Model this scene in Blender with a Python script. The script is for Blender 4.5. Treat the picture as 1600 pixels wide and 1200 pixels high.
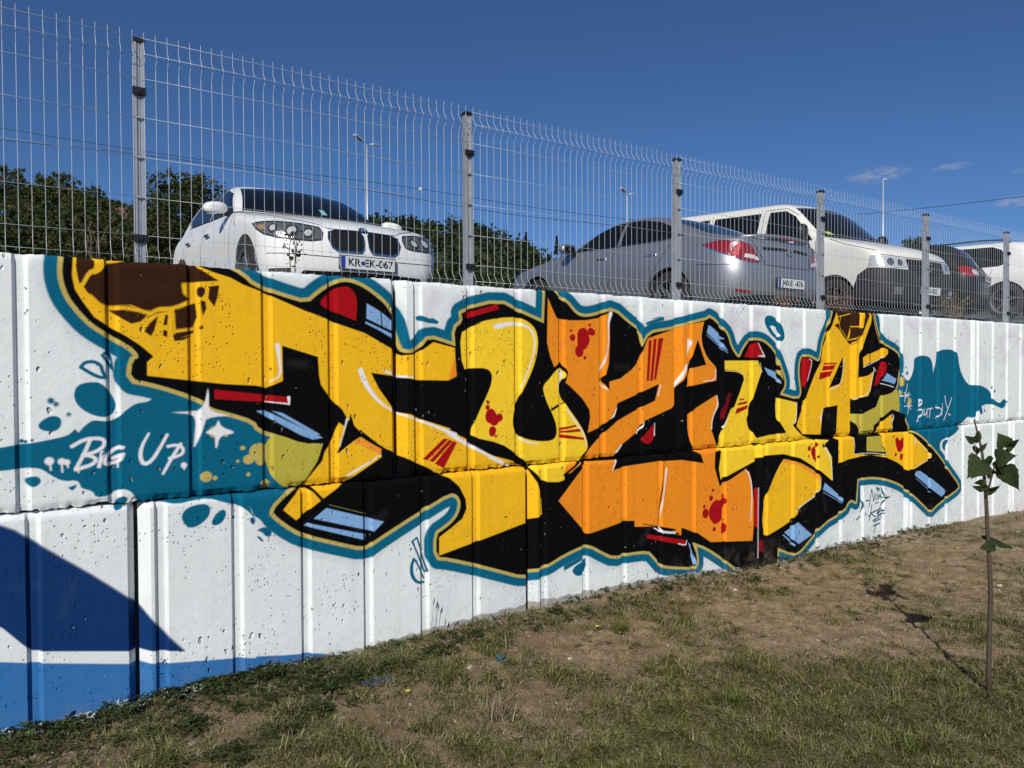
import bpy, bmesh, math, random
import numpy as np
from mathutils import Vector, Matrix, noise
from mathutils.bvhtree import BVHTree
from mathutils.geometry import delaunay_2d_cdt

scene = bpy.context.scene
for o in list(bpy.data.objects):
    bpy.data.objects.remove(o)
COL = scene.collection
R = math.radians

# ---------------------------------------------------------------- camera, sky, sun, exposure
EYE = 1.62                      # eye height above the grass; the wall's front face is the plane y = 0
CAM = np.array([0.0, -3.93, EYE])
FPX = 1156.0                    # focal length in pixels of a 1600-wide frame (26 mm)
TH, PI_, RO = R(55.931), R(1.072), R(0.2816)
OPT = np.array([math.cos(TH) * math.cos(PI_), math.sin(TH) * math.cos(PI_), -math.sin(PI_)])
_r = np.array([math.sin(TH), -math.cos(TH), 0.0])
_d = np.cross(OPT, _r)
IMR = math.cos(RO) * _r + math.sin(RO) * _d
IMD = -math.sin(RO) * _r + math.cos(RO) * _d

cam_data = bpy.data.cameras.new('camera')
cam_data.sensor_width = 36.0
cam_data.lens = FPX / 1600 * 36.0
cam_data.clip_end = 3000
cam_data.clip_start = 0.05
cam = bpy.data.objects.new('camera', cam_data)
COL.objects.link(cam)
cam.matrix_world = Matrix(((IMR[0], -IMD[0], -OPT[0], CAM[0]),
                           (IMR[1], -IMD[1], -OPT[1], CAM[1]),
                           (IMR[2], -IMD[2], -OPT[2], CAM[2]),
                           (0, 0, 0, 1)))
scene.camera = cam

SUN_EL, SUN_AZ = R(33.0), R(44.5)      # elevation; heading in which the light travels, from +x towards +y
LIGHT = Vector((math.cos(SUN_AZ) * math.cos(SUN_EL), math.sin(SUN_AZ) * math.cos(SUN_EL), -math.sin(SUN_EL)))
world = bpy.data.worlds.new("World")
scene.world = world
world.use_nodes = True
wn = world.node_tree
wn.nodes.clear()
w_out = wn.nodes.new('ShaderNodeOutputWorld')
w_bg = wn.nodes.new('ShaderNodeBackground')
w_sky = wn.nodes.new('ShaderNodeTexSky')
w_sky.sky_type = 'NISHITA'
w_sky.sun_disc = False
w_sky.sun_elevation = SUN_EL
w_sky.sun_rotation = math.atan2(-LIGHT.x, -LIGHT.y) % (2 * math.pi)
w_sky.altitude = 2000
w_sky.air_density = 1.0
w_sky.dust_density = 0.1
w_sky.ozone_density = 10.0
w_bg.inputs['Strength'].default_value = 0.076
wn.links.new(w_sky.outputs['Color'], w_bg.inputs['Color'])
wn.links.new(w_bg.outputs['Background'], w_out.inputs['Surface'])

sun_data = bpy.data.lights.new('sun', 'SUN')
sun_data.energy = 4.1
sun_data.angle = R(0.53)
sun_data.color = (1.0, 0.95, 0.87)
sun = bpy.data.objects.new('sun', sun_data)
COL.objects.link(sun)
sun.rotation_euler = LIGHT.to_track_quat('-Z', 'Y').to_euler()
sun.location = (-20, -20, 30)

vs = scene.view_settings
vs.view_transform = 'Standard'
vs.look = 'None'
vs.gamma = 1.0
vs.exposure = 0.0
vs.use_curve_mapping = False
scene.cycles.max_bounces = 6
scene.cycles.diffuse_bounces = 3
scene.cycles.transparent_max_bounces = 8

# ---------------------------------------------------------------- helpers
def lin(r, g, b):
    def f(c):
        c /= 255.0
        return c / 12.92 if c <= 0.04045 else ((c + 0.055) / 1.055) ** 2.4
    return (f(r), f(g), f(b))

def sight(px, py):
    return OPT + (px - 800) / FPX * IMR + (py - 600) / FPX * IMD

def on_y(px, py, y=0.0):
    """point of the plane y seen at a pixel of the 1600x1200 photograph"""
    D = sight(px, py)
    return CAM + D * ((y - CAM[1]) / D[1])

def on_z(px, py, z=0.0):
    D = sight(px, py)
    return CAM + D * ((z - CAM[2]) / D[2])

def at_depth(px, py, t):
    return CAM + sight(px, py) * t

def tag(o, label=None, cat=None, group=None, kind=None):
    if label: o['label'] = label
    if cat: o['category'] = cat
    if group: o['group'] = group
    if kind: o['kind'] = kind
    return o

def link(name, me, parent=None, mat=None, smooth=False):
    o = bpy.data.objects.new(name, me)
    COL.objects.link(o)
    if mat is not None and me is not None and not me.materials:
        for m in (mat if isinstance(mat, (list, tuple)) else [mat]):
            me.materials.append(m)
    if parent is not None:
        o.parent = parent
    if smooth and me is not None:
        me.polygons.foreach_set('use_smooth', [True] * len(me.polygons))
    return o

def empty(name, loc=(0, 0, 0), rz=0.0):
    o = bpy.data.objects.new(name, None)
    o.empty_display_size = 0.2
    COL.objects.link(o)
    o.location = loc
    o.rotation_euler = (0, 0, rz)
    return o

def np_mesh(name, V, F, smooth=False, mat_idx=None):
    """V: n x 3 array; F: list of faces or an m x k array"""
    me = bpy.data.meshes.new(name)
    if isinstance(F, np.ndarray):
        m, k = F.shape
        me.vertices.add(len(V))
        me.vertices.foreach_set('co', np.asarray(V, dtype=np.float32).ravel())
        me.loops.add(m * k)
        me.loops.foreach_set('vertex_index', F.astype(np.int32).ravel())
        me.polygons.add(m)
        me.polygons.foreach_set('loop_start', np.arange(0, m * k, k, dtype=np.int32))
        me.polygons.foreach_set('loop_total', np.full(m, k, dtype=np.int32))
        me.update(calc_edges=True)
        me.validate()
    else:
        me.from_pydata([tuple(v) for v in V], [], F)
        me.update()
    if mat_idx is not None:
        me.polygons.foreach_set('material_index', np.asarray(mat_idx, dtype=np.int32))
    if smooth:
        me.polygons.foreach_set('use_smooth', [True] * len(me.polygons))
    return me

class MB:
    """collects simple solids into one mesh"""
    def __init__(self):
        self.V, self.F = [], []
    def add(self, V, F):
        b = len(self.V)
        self.V += [tuple(v) for v in V]
        self.F += [tuple(i + b for i in f) for f in F]
        return self
    def box(self, lo, hi, M=None):
        x0, y0, z0 = lo; x1, y1, z1 = hi
        V = [Vector(v) for v in ((x0, y0, z0), (x1, y0, z0), (x1, y1, z0), (x0, y1, z0), (x0, y0, z1), (x1, y0, z1), (x1, y1, z1), (x0, y1, z1))]
        if M is not None: V = [M @ v for v in V]
        return self.add(V, [(0, 3, 2, 1), (4, 5, 6, 7), (0, 1, 5, 4), (1, 2, 6, 5), (2, 3, 7, 6), (3, 0, 4, 7)])
    def tube(self, pts, rad, n=6, caps=True):
        pts = [Vector(p) for p in pts]
        rads = rad if isinstance(rad, (list, tuple)) else [rad] * len(pts)
        b = len(self.V)
        up = Vector((0, 0, 1))
        prev = None
        for i, p in enumerate(pts):
            t = (pts[min(i + 1, len(pts) - 1)] - pts[max(i - 1, 0)]).normalized()
            if prev is None:
                a = up if abs(t.z) < 0.9 else Vector((1, 0, 0))
                u = t.cross(a).normalized()
            else:
                u = (prev - t * prev.dot(t)).normalized()
            prev = u
            v = t.cross(u)
            for k in range(n):
                an = 2 * math.pi * k / n
                self.V.append(tuple(p + (u * math.cos(an) + v * math.sin(an)) * rads[i]))
        for i in range(len(pts) - 1):
            for k in range(n):
                a0 = b + i * n + k; a1 = b + i * n + (k + 1) % n
                self.F.append((a0, a1, a1 + n, a0 + n))
        if caps:
            self.F.append(tuple(b + k for k in reversed(range(n))))
            e = b + (len(pts) - 1) * n
            self.F.append(tuple(e + k for k in range(n)))
        return self
    def lathe(self, prof, axis='z', n=24, center=(0, 0, 0)):
        """prof: list of (radius, height) turned about an axis"""
        b = len(self.V)
        c = Vector(center)
        for r, h in prof:
            for k in range(n):
                a = 2 * math.pi * k / n
                if axis == 'z': v = Vector((r * math.cos(a), r * math.sin(a), h))
                elif axis == 'y': v = Vector((r * math.cos(a), h, r * math.sin(a)))
                else: v = Vector((h, r * math.cos(a), r * math.sin(a)))
                self.V.append(tuple(c + v))
        for i in range(len(prof) - 1):
            for k in range(n):
                a0 = b + i * n + k; a1 = b + i * n + (k + 1) % n
                self.F.append((a0, a1, a1 + n, a0 + n))
        return self
    def mesh(self, name, smooth=False):
        me = bpy.data.meshes.new(name)
        me.from_pydata(self.V, [], self.F)
        bm = bmesh.new(); bm.from_mesh(me)
        bmesh.ops.recalc_face_normals(bm, faces=bm.faces)
        bm.to_mesh(me); bm.free()
        if smooth:
            me.polygons.foreach_set('use_smooth', [True] * len(me.polygons))
        return me
    def build(self, name, mat, parent=None, smooth=False):
        return link(name, self.mesh(name, smooth), parent, mat)

# ---------------------------------------------------------------- materials
def nodes_of(name):
    m = bpy.data.materials.new(name)
    m.use_nodes = True
    nt = m.node_tree
    return m, nt, nt.nodes['Principled BSDF']

def node(nt, t, **kw):
    n = nt.nodes.new(t)
    for k, v in kw.items():
        if k in n.inputs: n.inputs[k].default_value = v
        else: setattr(n, k, v)
    return n

def mixc(nt, fac, a, b, mode='MIX'):
    n = nt.nodes.new('ShaderNodeMix')
    n.data_type = 'RGBA'; n.blend_type = mode
    for idx, v in ((0, fac), (6, a), (7, b)):
        if isinstance(v, bpy.types.NodeSocket): nt.links.new(v, n.inputs[idx])
        elif isinstance(v, (int, float)): n.inputs[idx].default_value = v
        else: n.inputs[idx].default_value = (*v[:3], 1)
    return n.outputs[2]

def mth(nt, op, a, b=None, c=None, clamp=False):
    n = nt.nodes.new('ShaderNodeMath'); n.operation = op; n.use_clamp = clamp
    for i, v in enumerate((a, b, c)):
        if v is None: continue
        if isinstance(v, bpy.types.NodeSocket): nt.links.new(v, n.inputs[i])
        else: n.inputs[i].default_value = v
    return n.outputs[0]

def ramp(nt, fac, lo, hi):
    n = nt.nodes.new('ShaderNodeMapRange'); n.clamp = True
    nt.links.new(fac, n.inputs[0]); n.inputs[1].default_value = lo; n.inputs[2].default_value = hi
    return n.outputs[0]

def tex_noise(nt, vec, scale, detail=4, rough=0.55):
    n = nt.nodes.new('ShaderNodeTexNoise')
    n.inputs['Scale'].default_value = scale; n.inputs['Detail'].default_value = detail; n.inputs['Roughness'].default_value = rough
    if vec is not None: nt.links.new(vec, n.inputs['Vector'])
    return n.outputs['Fac']

def simple(name, col, rough=0.6, metal=0.0, coat=0.0, spec=0.5, vary=0.12, scale=8.0, bump=0.0, bscale=60.0, emis=None):
    """plain surface with a little mottling"""
    m, nt, p = nodes_of(name)
    tc = nt.nodes.new('ShaderNodeTexCoord')
    f = tex_noise(nt, tc.outputs['Object'], scale)
    dark = tuple(c * (1 - vary) for c in col); lite = tuple(min(1, c * (1 + vary)) for c in col)
    nt.links.new(mixc(nt, f, dark, lite), p.inputs['Base Color'])
    p.inputs['Roughness'].default_value = rough
    p.inputs['Metallic'].default_value = metal
    p.inputs['Coat Weight'].default_value = coat
    p.inputs['Coat Roughness'].default_value = 0.04
    p.inputs['Specular IOR Level'].default_value = spec
    if bump:
        b = nt.nodes.new('ShaderNodeBump'); b.inputs['Strength'].default_value = bump; b.inputs['Distance'].default_value = 0.01
        nt.links.new(tex_noise(nt, tc.outputs['Object'], bscale), b.inputs['Height'])
        nt.links.new(b.outputs['Normal'], p.inputs['Normal'])
    return m
# ---------------------------------------------------------------- the mural: sprayed colours laid out in metres on the wall
MX0, MX1, MZ0, MZ1, MRES = -1.6, 11.4, -0.22, 2.22, 0.0025
MW, MH = int(round((MX1 - MX0) / MRES)), int(round((MZ1 - MZ0) / MRES))
CV = np.empty((MH, MW, 3), dtype=np.float32)
WHITE = (0.755, 0.785, 0.775)
CV[:] = WHITE

_CROPS = {'P': (0, 0, 1), 'A1': (0, 380, .25), 'A2': (0, 660, .25), 'A3': (0, 900, .25), 'B1': (380, 380, .25), 'B2': (380, 660, .25),
          'C1': (700, 430, .25), 'C2': (700, 660, .25), 'D1': (1050, 450, .1875), 'D2': (1050, 650, .1875),
          'E1': (1300, 450, .1875), 'E2': (1300, 650, .1875), 'F': (400, 900, .375), 'G': (1330, 630, .05), 'H': (1320, 740, 1 / 12)}

def wall_uv(pts):
    out = []
    for px, py in pts:
        p = on_y(px, py)
        out.append(((p[0] - MX0) / MRES, (p[2] - MZ0) / MRES))
    return np.array(out)

def Q(s):
    """'B1 10,20 30,40 C2 5,6' -> wall pixels"""
    pts, c = [], _CROPS['P']
    for w in s.split():
        if ',' in w:
            x, y = w.split(','); pts.append((c[0] + float(x) * c[2], c[1] + float(y) * c[2]))
        else:
            c = _CROPS[w]
    return wall_uv(pts)

def chaikin(P, n=1, closed=True, keep=100.0):
    """rounds the gentle bends and keeps the sharp corners"""
    for _ in range(n):
        out = []
        m = len(P)
        for i in range(m):
            a, b, c = P[i - 1], P[i], P[(i + 1) % m]
            if not closed and i in (0, m - 1):
                out.append(b); continue
            u, v = b - a, c - b
            cosang = (u @ v) / (np.linalg.norm(u) * np.linalg.norm(v) + 1e-9)
            if cosang < math.cos(R(keep)) + 1.0 - 1.0 and cosang < 0.55:
                out.append(b)
            else:
                out.append(b - u * 0.25); out.append(b + v * 0.25)
        P = np.array(out)
    return P

def poly_mask(P, ss=3):
    x0 = max(int(P[:, 0].min()) - 2, 0); x1 = min(int(P[:, 0].max()) + 3, MW)
    y0 = max(int(P[:, 1].min()) - 2, 0); y1 = min(int(P[:, 1].max()) + 3, MH)
    w, h = x1 - x0, y1 - y0
    if w <= 0 or h <= 0: return None
    acc = np.zeros((h, w + 1), dtype=np.float32)
    A = P; B = np.roll(P, -1, axis=0)
    for r in range(h):
        for s in range(ss):
            yy = y0 + r + (s + 0.5) / ss
            m = (A[:, 1] <= yy) != (B[:, 1] <= yy)
            if not m.any(): continue
            a, b = A[m], B[m]
            xs = np.sort(a[:, 0] + (yy - a[:, 1]) / (b[:, 1] - a[:, 1]) * (b[:, 0] - a[:, 0])) - x0
            for k in range(0, len(xs) - 1, 2):
                xa, xb = min(max(xs[k], 0), w - 0.001), min(max(xs[k + 1], 0), w - 0.001)
                ia, ib = int(xa), int(xb)
                if ia == ib: acc[r, ia] += xb - xa
                else:
                    acc[r, ia] += ia + 1 - xa
                    if ib > ia + 1: acc[r, ia + 1:ib] += 1
                    acc[r, ib] += xb - ib
    return x0, y0, np.clip(acc[:, :w] / ss, 0, 1)

def lay(mask, col):
    if mask is None: return
    x0, y0, m = mask
    h, w = m.shape
    reg = CV[y0:y0 + h, x0:x0 + w]
    reg += (np.array(col, dtype=np.float32) - reg) * m[:, :, None]

def soften(m, n=1):
    for _ in range(n):
        m = np.pad(m, 1, mode='edge')
        m = (m[:-2] + 2 * m[1:-1] + m[2:]) / 4
        m = (m[:, :-2] + 2 * m[:, 1:-1] + m[:, 2:]) / 4
    return m

def fill(s, col, smooth=0, soft=1):
    P = s if isinstance(s, np.ndarray) else Q(s)
    if smooth: P = chaikin(P, smooth)
    mk = poly_mask(P)
    if mk is None: return
    lay((mk[0], mk[1], soften(mk[2], soft)), col)

def stroke_mask(P, rad, soft=1.2, closed=False):
    n = len(P)
    rad = np.broadcast_to(np.asarray(rad, dtype=float), (n,)) if np.ndim(rad) == 0 else np.interp(np.linspace(0, 1, n), np.linspace(0, 1, len(rad)), rad)
    mr = rad.max() + soft + 2
    x0 = max(int(P[:, 0].min() - mr), 0); x1 = min(int(P[:, 0].max() + mr) + 1, MW)
    y0 = max(int(P[:, 1].min() - mr), 0); y1 = min(int(P[:, 1].max() + mr) + 1, MH)
    if x1 <= x0 or y1 <= y0: return None
    M = np.zeros((y1 - y0, x1 - x0), dtype=np.float32)
    for i in range(n if closed else max(n - 1, 1)):
        a, b = P[i], P[(i + 1) % n] if n > 1 else P[i]
        ra, rb = rad[i], rad[(i + 1) % n]
        q = max(ra, rb) + soft + 1
        u0 = max(int(min(a[0], b[0]) - q), x0); u1 = min(int(max(a[0], b[0]) + q) + 1, x1)
        v0 = max(int(min(a[1], b[1]) - q), y0); v1 = min(int(max(a[1], b[1]) + q) + 1, y1)
        if u1 <= u0 or v1 <= v0: continue
        gx = np.arange(u0, u1)[None, :] + 0.5; gy = np.arange(v0, v1)[:, None] + 0.5
        d = b - a; L2 = d @ d + 1e-9
        t = np.clip(((gx - a[0]) * d[0] + (gy - a[1]) * d[1]) / L2, 0, 1)
        dist = np.hypot(gx - a[0] - t * d[0], gy - a[1] - t * d[1])
        al = np.clip((ra + (rb - ra) * t - dist) / (2 * soft) + 0.5, 0, 1)
        sub = M[v0 - y0:v1 - y0, u0 - x0:u1 - x0]
        np.maximum(sub, al, out=sub)
    return x0, y0, M

def line(s, w, col, soft=1.2, smooth=1, closed=False):
    """w: half widths in millimetres along the line"""
    P = s if isinstance(s, np.ndarray) else Q(s)
    if smooth and len(P) > 2:
        P = chaikin(P, smooth, closed)
    wr = (np.asarray(w, dtype=float) / 1000 / MRES) if np.ndim(w) else w / 1000 / MRES
    lay(stroke_mask(P, wr, soft, closed), col)

def dots(s, mm, col, soft=1.0):
    """round spots; mm radius (x squashed by nothing: they are round on the wall)"""
    P = Q(s)
    mm = [mm] * len(P) if np.ndim(mm) == 0 else mm
    for p, r in zip(P, mm):
        lay(stroke_mask(np.array([p, p]), r / 1000 / MRES, soft), col)

def dpx(s, r, col, soft=1.0):
    """round spots; r is the spot's half height in the units of the tracing"""
    w = s.split(); sc = _CROPS[w[0]][2]
    pts = Q(s)
    for p, rr in zip(pts, r):
        x = p[0] * MRES + MX0
        z = x * OPT[0] + 3.93 * OPT[1]
        lay(stroke_mask(np.array([p, p]), rr * sc * z / FPX / MRES, soft), col)

C_BLACK = (0.0028, 0.0028, 0.0036)
C_TEAL = (0.003, 0.118, 0.205)
C_KHAKI = (0.50, 0.39, 0.105)
C_YEL = (0.86, 0.475, 0.016)
C_YEL2 = (0.90, 0.59, 0.03)
C_ORG = (0.83, 0.262, 0.016)
C_BROWN = (0.038, 0.014, 0.006)
C_RED = (0.37, 0.005, 0.009)
C_DRED = (0.16, 0.004, 0.010)
C_LBLUE = (0.215, 0.395, 0.66)
C_WHT = (0.80, 0.78, 0.79)
C_NAVY = (0.006, 0.036, 0.135)
C_BLUE = (0.035, 0.165, 0.41)
C_OLIVE = (0.48, 0.40, 0.055)
C_INK = (0.005, 0.075, 0.12)

# faint lilac ghosts of older paint on the white
_rng = np.random.default_rng(4)
def blotches(n, lo, hi, col, rmin, rmax, amt):
    for _ in range(n):
        c = np.array([_rng.uniform(lo[0], hi[0]), _rng.uniform(lo[1], hi[1])])
        c = np.array([(c[0] - MX0) / MRES, (c[1] - MZ0) / MRES])
        r = _rng.uniform(rmin, rmax) / MRES
        e = c + _rng.normal(0, 1.5, 2) * r
        mk = stroke_mask(np.array([c, e]), r * 0.5, r * 0.5)
        if mk: lay((mk[0], mk[1], mk[2] * amt), col)
blotches(60, (1.7, 1.75), (11, 2.15), (0.55, 0.50, 0.60), 0.03, 0.10, 0.36)
blotches(70, (1.7, -0.1), (11, 0.9), (0.62, 0.66, 0.70), 0.04, 0.12, 0.30)
blotches(16, (1.9, 1.85), (5, 2.15), (0.75, 0.52, 0.66), 0.03, 0.08, 0.36)

# --- the lower blue piece at the far left
fill('A2 -900,400 0,650 90,680 200,745 400,860 560,950 690,1030 800,1100 850,1130 A3 860,180 960,290 1060,390 1150,470 700,472 200,472 130,420 20,330 -900,-150', C_NAVY)
line('A2 -900,400 0,648 90,678 200,743 400,858 560,948 690,1028 800,1098 A3 850,170 960,288 1060,388 1150,468', 4, C_NAVY, 2.5, 0)
fill('A3 -900,520 0,538 200,545 680,550 900,550 1060,545 1450,515 1600,512 F 0,335 120,330 190,324 250,322 310,326 345,333 385,345 420,420 0,700 -800,900 -2600,1300', C_BLUE)

# --- teal clouds behind the letters
fill('P 205,606 A1 960,940 955,965 930,990 850,1000 790,1040 740,1090 690,1112 640,1112 580,1105 530,1140 490,1185 A2 470,40 440,70 400,90 300,110 200,130 100,140 0,160 -400,190 -400,330 0,305 130,290 200,285 260,290 330,340 400,370 480,362 503,388 505,412 580,430 600,470 670,462 720,430 780,415 830,440 852,490 900,500 1000,498 1110,512 1200,490 1310,475 1400,500 1500,520 1560,562 1600,612 B2 40,520 60,580 130,620 200,700 270,730 P 470,840 500,790 500,700 440,640 400,640 300,600', C_TEAL, 1)
# right cloud
fill('E1 540,690 570,705 605,740 640,772 668,720 682,650 680,590 720,565 780,563 822,585 838,640 845,690 862,625 868,545 905,515 980,510 1040,530 1052,580 1058,640 1080,722 1132,805 1170,808 1240,812 1290,838 1320,870 1332,912 1372,950 1402,958 1418,930 1440,925 1465,945 1452,972 1418,1008 1380,990 1340,968 1262,970 1222,1020 1182,1092 1130,1068 1102,1100 1062,1148 1055,1200 E2 1062,100 1032,140 990,172 945,190 910,250 880,320 800,240 700,150 560,100 450,0', C_TEAL, 1)
line('E1 835,600 843,700', 4, WHITE, 2)
fill('E2 895,270 905,210 940,185 985,190 960,280 930,310', WHITE, 1, 2)
fill('E2 915,260 920,215 945,195 968,200 955,270 938,298', C_TEAL, 1)
dots('E2 985,205 1018,205', [7, 9], C_TEAL)
fill('E1 565,660 630,650 660,690 650,760 625,775 590,730', WHITE, 1, 2)
dots('E1 625,710 600,698 612,660 590,655', [20, 6, 8, 5], C_TEAL)
dpx('E1 1335,830 1355,860 1240,1018 1245,1032 1272,1022 1450,940 1395,1065 1480,920', [18, 14, 26, 22, 12, 12, 8, 6], C_TEAL)
dots('E1 1355,1015 1110,310', [4, 4], C_TEAL)
# left blobs and spots
fill('A1 455,960 480,885 560,866 632,870 700,940 735,1020 695,1088 600,1085 500,1035', C_TEAL, 2)
fill('A1 232,1140 270,1100 330,1075 385,1092 382,1150 340,1180 260,1172', C_TEAL, 2)
dots('A1 318,985 350,1006 430,1070', [14, 11, 9], C_TEAL, 2.5)
fill('A2 145,365 180,340 240,338 262,370 230,402 190,407', C_TEAL, 2)
fill('A2 425,408 480,388 476,410 450,430', C_TEAL, 1)
fill('A2 712,505 760,460 800,468 795,500 748,550 712,552', C_TEAL, 1)
fill('A2 1130,600 1150,550 1200,520 1290,505 1320,540 1300,600 1230,655 1170,660', C_TEAL, 2)
fill('A2 1318,620 1360,560 1400,538 1418,570 1390,630 1332,650', C_TEAL, 2)
dots('A2 1462,595 1578,612 135,118 160,122 200,112', [8, 12, 9, 7, 6], C_TEAL)
fill('B2 40,600 60,590 78,612 70,636 55,640', C_TEAL, 1)
fill('B2 85,675 120,655 165,655 182,685 168,715 140,712 120,688', C_TEAL, 1)
fill('B2 85,715 100,708 130,740 120,750', C_TEAL, 1)
line('B2 160,705 158,740', 2.5, C_TEAL)
# teal rings and ticks
line('A1 505,775 530,745 580,738 630,760 640,800 660,835 645,842 600,830 545,800 505,775', 8, C_TEAL, 1.2)
line('A1 645,700 660,685 685,690 710,800', [4, 12, 9, 4], C_TEAL, 1.2)
line('A1 640,700 700,780', 7, C_TEAL)
line('A1 665,700 690,745', 2.5, C_WHT)
line('B2 1055,745 1085,720 1155,930 1140,935 1100,850', 6, C_TEAL, 1.2, 0)
line('B2 1060,750 1125,900', 7, C_TEAL)
line('B2 1075,765 1110,850', 3, WHITE)
line('B2 1065,855 1050,900 1055,960 1085,1000 1135,1002', [9, 11, 11, 9, 7], C_TEAL)
line('B2 1075,860 1135,975', 6, C_TEAL)
fill('C2 722,895 840,835 850,855 725,928', C_TEAL)
fill('C2 770,915 868,850 872,900 850,945 820,962 790,955', C_TEAL, 1)
fill('B1 1085,460 1110,450 1225,490 1215,505 1160,500 1090,480', C_TEAL)
line('B1 1180,470 1215,490', 5, C_TEAL)
fill('C1 1238,295 1350,258 1352,282 1240,312', C_TEAL)
line('C1 1285,272 1330,262', 4, C_TEAL)
fill('D1 770,250 800,225 850,235 920,310 942,400 925,445 890,440 830,400 775,310', C_TEAL, 2)
fill('D1 815,320 835,310 880,340 905,400 890,410 850,380', WHITE, 1)
line('E1 490,450 525,500', [8, 12], C_TEAL)
line('E1 525,460 545,430 548,470 540,500 520,450', 3.5, C_TEAL)

# --- silhouette of the letters: teal outline, khaki line, black body
SIL = Q('P 100,380 99.5,401 97,420 99,440 107,462 120,480 140,502 160,516 185,530 205,542 215,552 217,559 207,564 204,592 232,597 275,609 320,626 328,637 360,645 398,657 '
        'B2 100,42 240,85 370,132 500,132 470,230 400,330 340,412 290,440 180,550 210,592 320,670 400,702 560,740 762,785 820,738 1000,620 1120,545 1290,440 1340,452 1362,505 1345,575 1305,628 1250,672 1207,700 1207,840 '
        'C2 0,845 170,882 320,920 470,960 520,930 620,890 720,825 850,765 900,770 960,805 1035,840 1120,815 1250,800 1280,830 1330,890 1400,900 1540,905 1560,880 1540,760 '
        'P 1084,848 1104,855 1132,874 1157,893 1160,930 1212,930 1215,856 D2 1010,1150 1060,1128 1100,1085 1250,895 1430,790 1480,690 1530,715 1545,522 '
        'E2 215,525 310,505 430,515 520,545 590,580 690,665 760,735 820,795 860,750 960,670 1055,600 1050,570 985,480 960,440 900,350 850,290 800,230 720,160 650,130 '
        'P 1417,665 1412,652 1404,646 1394,639 1385,632 1375,619 1392,615 1401,606 1403,585 1406,574 1405,555 1394,546 1378,538 1369,514 1365,490 1364,470 1310,470 1301,488 1297,506 1286,532 1282.5,555 1280,566 1271,561 1264,557 1253,558 1250,566 1249,585 1251.6,606 1252.5,615 1247,625 1219,617 1220,613 1226,604 1226,592 1219,572 1215,561 1207.5,547 1194,534 1181,531 1170,533 1161,546 1156,559 1151,557 1142,542 1137,523 1129,514 1110,495 1104,500 1095,501.6 1050,515 '
        '1037,517 1015,521 1004,542 999,517 982,505 959,484 940,490 920,495.5 905,494 895,485 887,474 870,462 862,440 853,440 851,480 850,505 810,487 780,471 720,486 724,502 710,514 712,541 700,537 670,527.5 660,542 645,552 630,551 625,542 620,520 615,497 605,480 595,469 570,450 550,441 535,440 520,445 500,457 480,475 437,462 395,447 380,432 345,410 320,380')
_n = 3
SILS = chaikin(SIL, 1)
def ring(mm, col, soft=1.3):
    lay(stroke_mask(SILS, mm / 1000 / MRES, soft, True), col)
# drifting overspray along the outline
_m = stroke_mask(SILS, 88 / 1000 / MRES, 16, True); lay((_m[0], _m[1], _m[2] * .22), C_TEAL)
ring(74, C_TEAL, 1.8)
ring(21, C_KHAKI, 1.4)
fill(SILS, C_BLACK)

# --- olive patch, khaki spots
fill('B2 150,120 190,85 240,82 370,132 485,134 478,220 430,300 370,390 300,405 240,400 180,340 150,260 138,190', C_OLIVE, 1)
dots('B2 95,185 120,180 30,232 140,388 35,325 5,160 110,235', [46, 40, 24, 26, 9, 8, 28], C_KHAKI, 1.5)
dots('A2 1290,340 1345,348 1345,60 1415,80 1515,160 1560,230 1487,243 1552,325', [27, 11, 30, 9, 11, 24, 8, 9], C_KHAKI, 1.5)
dpx('E1 585,780 568,875 645,945 560,1005', [38, 34, 30, 28], C_KHAKI, 2.5)

# --- T
fill('P 114,380 114,401 112.5,430 117,452 130,472 147,495 170,510 197,525 220,540 240,557 230,566 230,587 275,592 350,600 400,602.5 417,606 442,595 441,540 497,557.5 499,587 502,602 515,620 535,640 544,656 565,676 597,702 615,707 642,719 667,730 682,739 '
     'B2 1290,348 1350,400 1390,480 1395,540 1370,600 1300,660 1225,718 1225,832 1440,752 C2 0,797 170,750 500,622 595,578 590,480 560,380 525,300 480,282 400,240 270,205 160,160 C1 110,1020 0,970 '
     'B1 1300,1160 1110,1100 1050,1070 980,1060 940,1040 900,980 850,910 800,810 980,835 1100,855 1280,858 1330,830 1325,655 1190,618 1130,662 1070,695 1000,702 950,672 880,632 760,562 600,507 470,452 380,420 120,305 0,258 A1 1440,215 1330,180 1240,140 1240,60 500,60', C_YEL)
fill('B2 600,0 560,110 510,185 495,240 400,358 380,395 340,430 250,548 330,612 510,470 620,388 760,290 865,218 862,190 740,92 690,116 590,196 640,30', C_YEL)
fill('B2 385,405 425,398 475,450 512,488 495,500 440,438', C_BLACK)
line('B2 735,62 870,165 945,195', [9, 7, 8], C_BLACK)
fill('B2 690,120 730,92 862,165 862,205 770,160', (0.85, 0.30, 0.03), 0, 2)
fill('B2 655,28 590,196 690,116 740,82 700,40 672,-60', C_BLACK)
fill('B1 1285,855 1322,700 1335,830', C_ORG, 0, 4)
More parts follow.
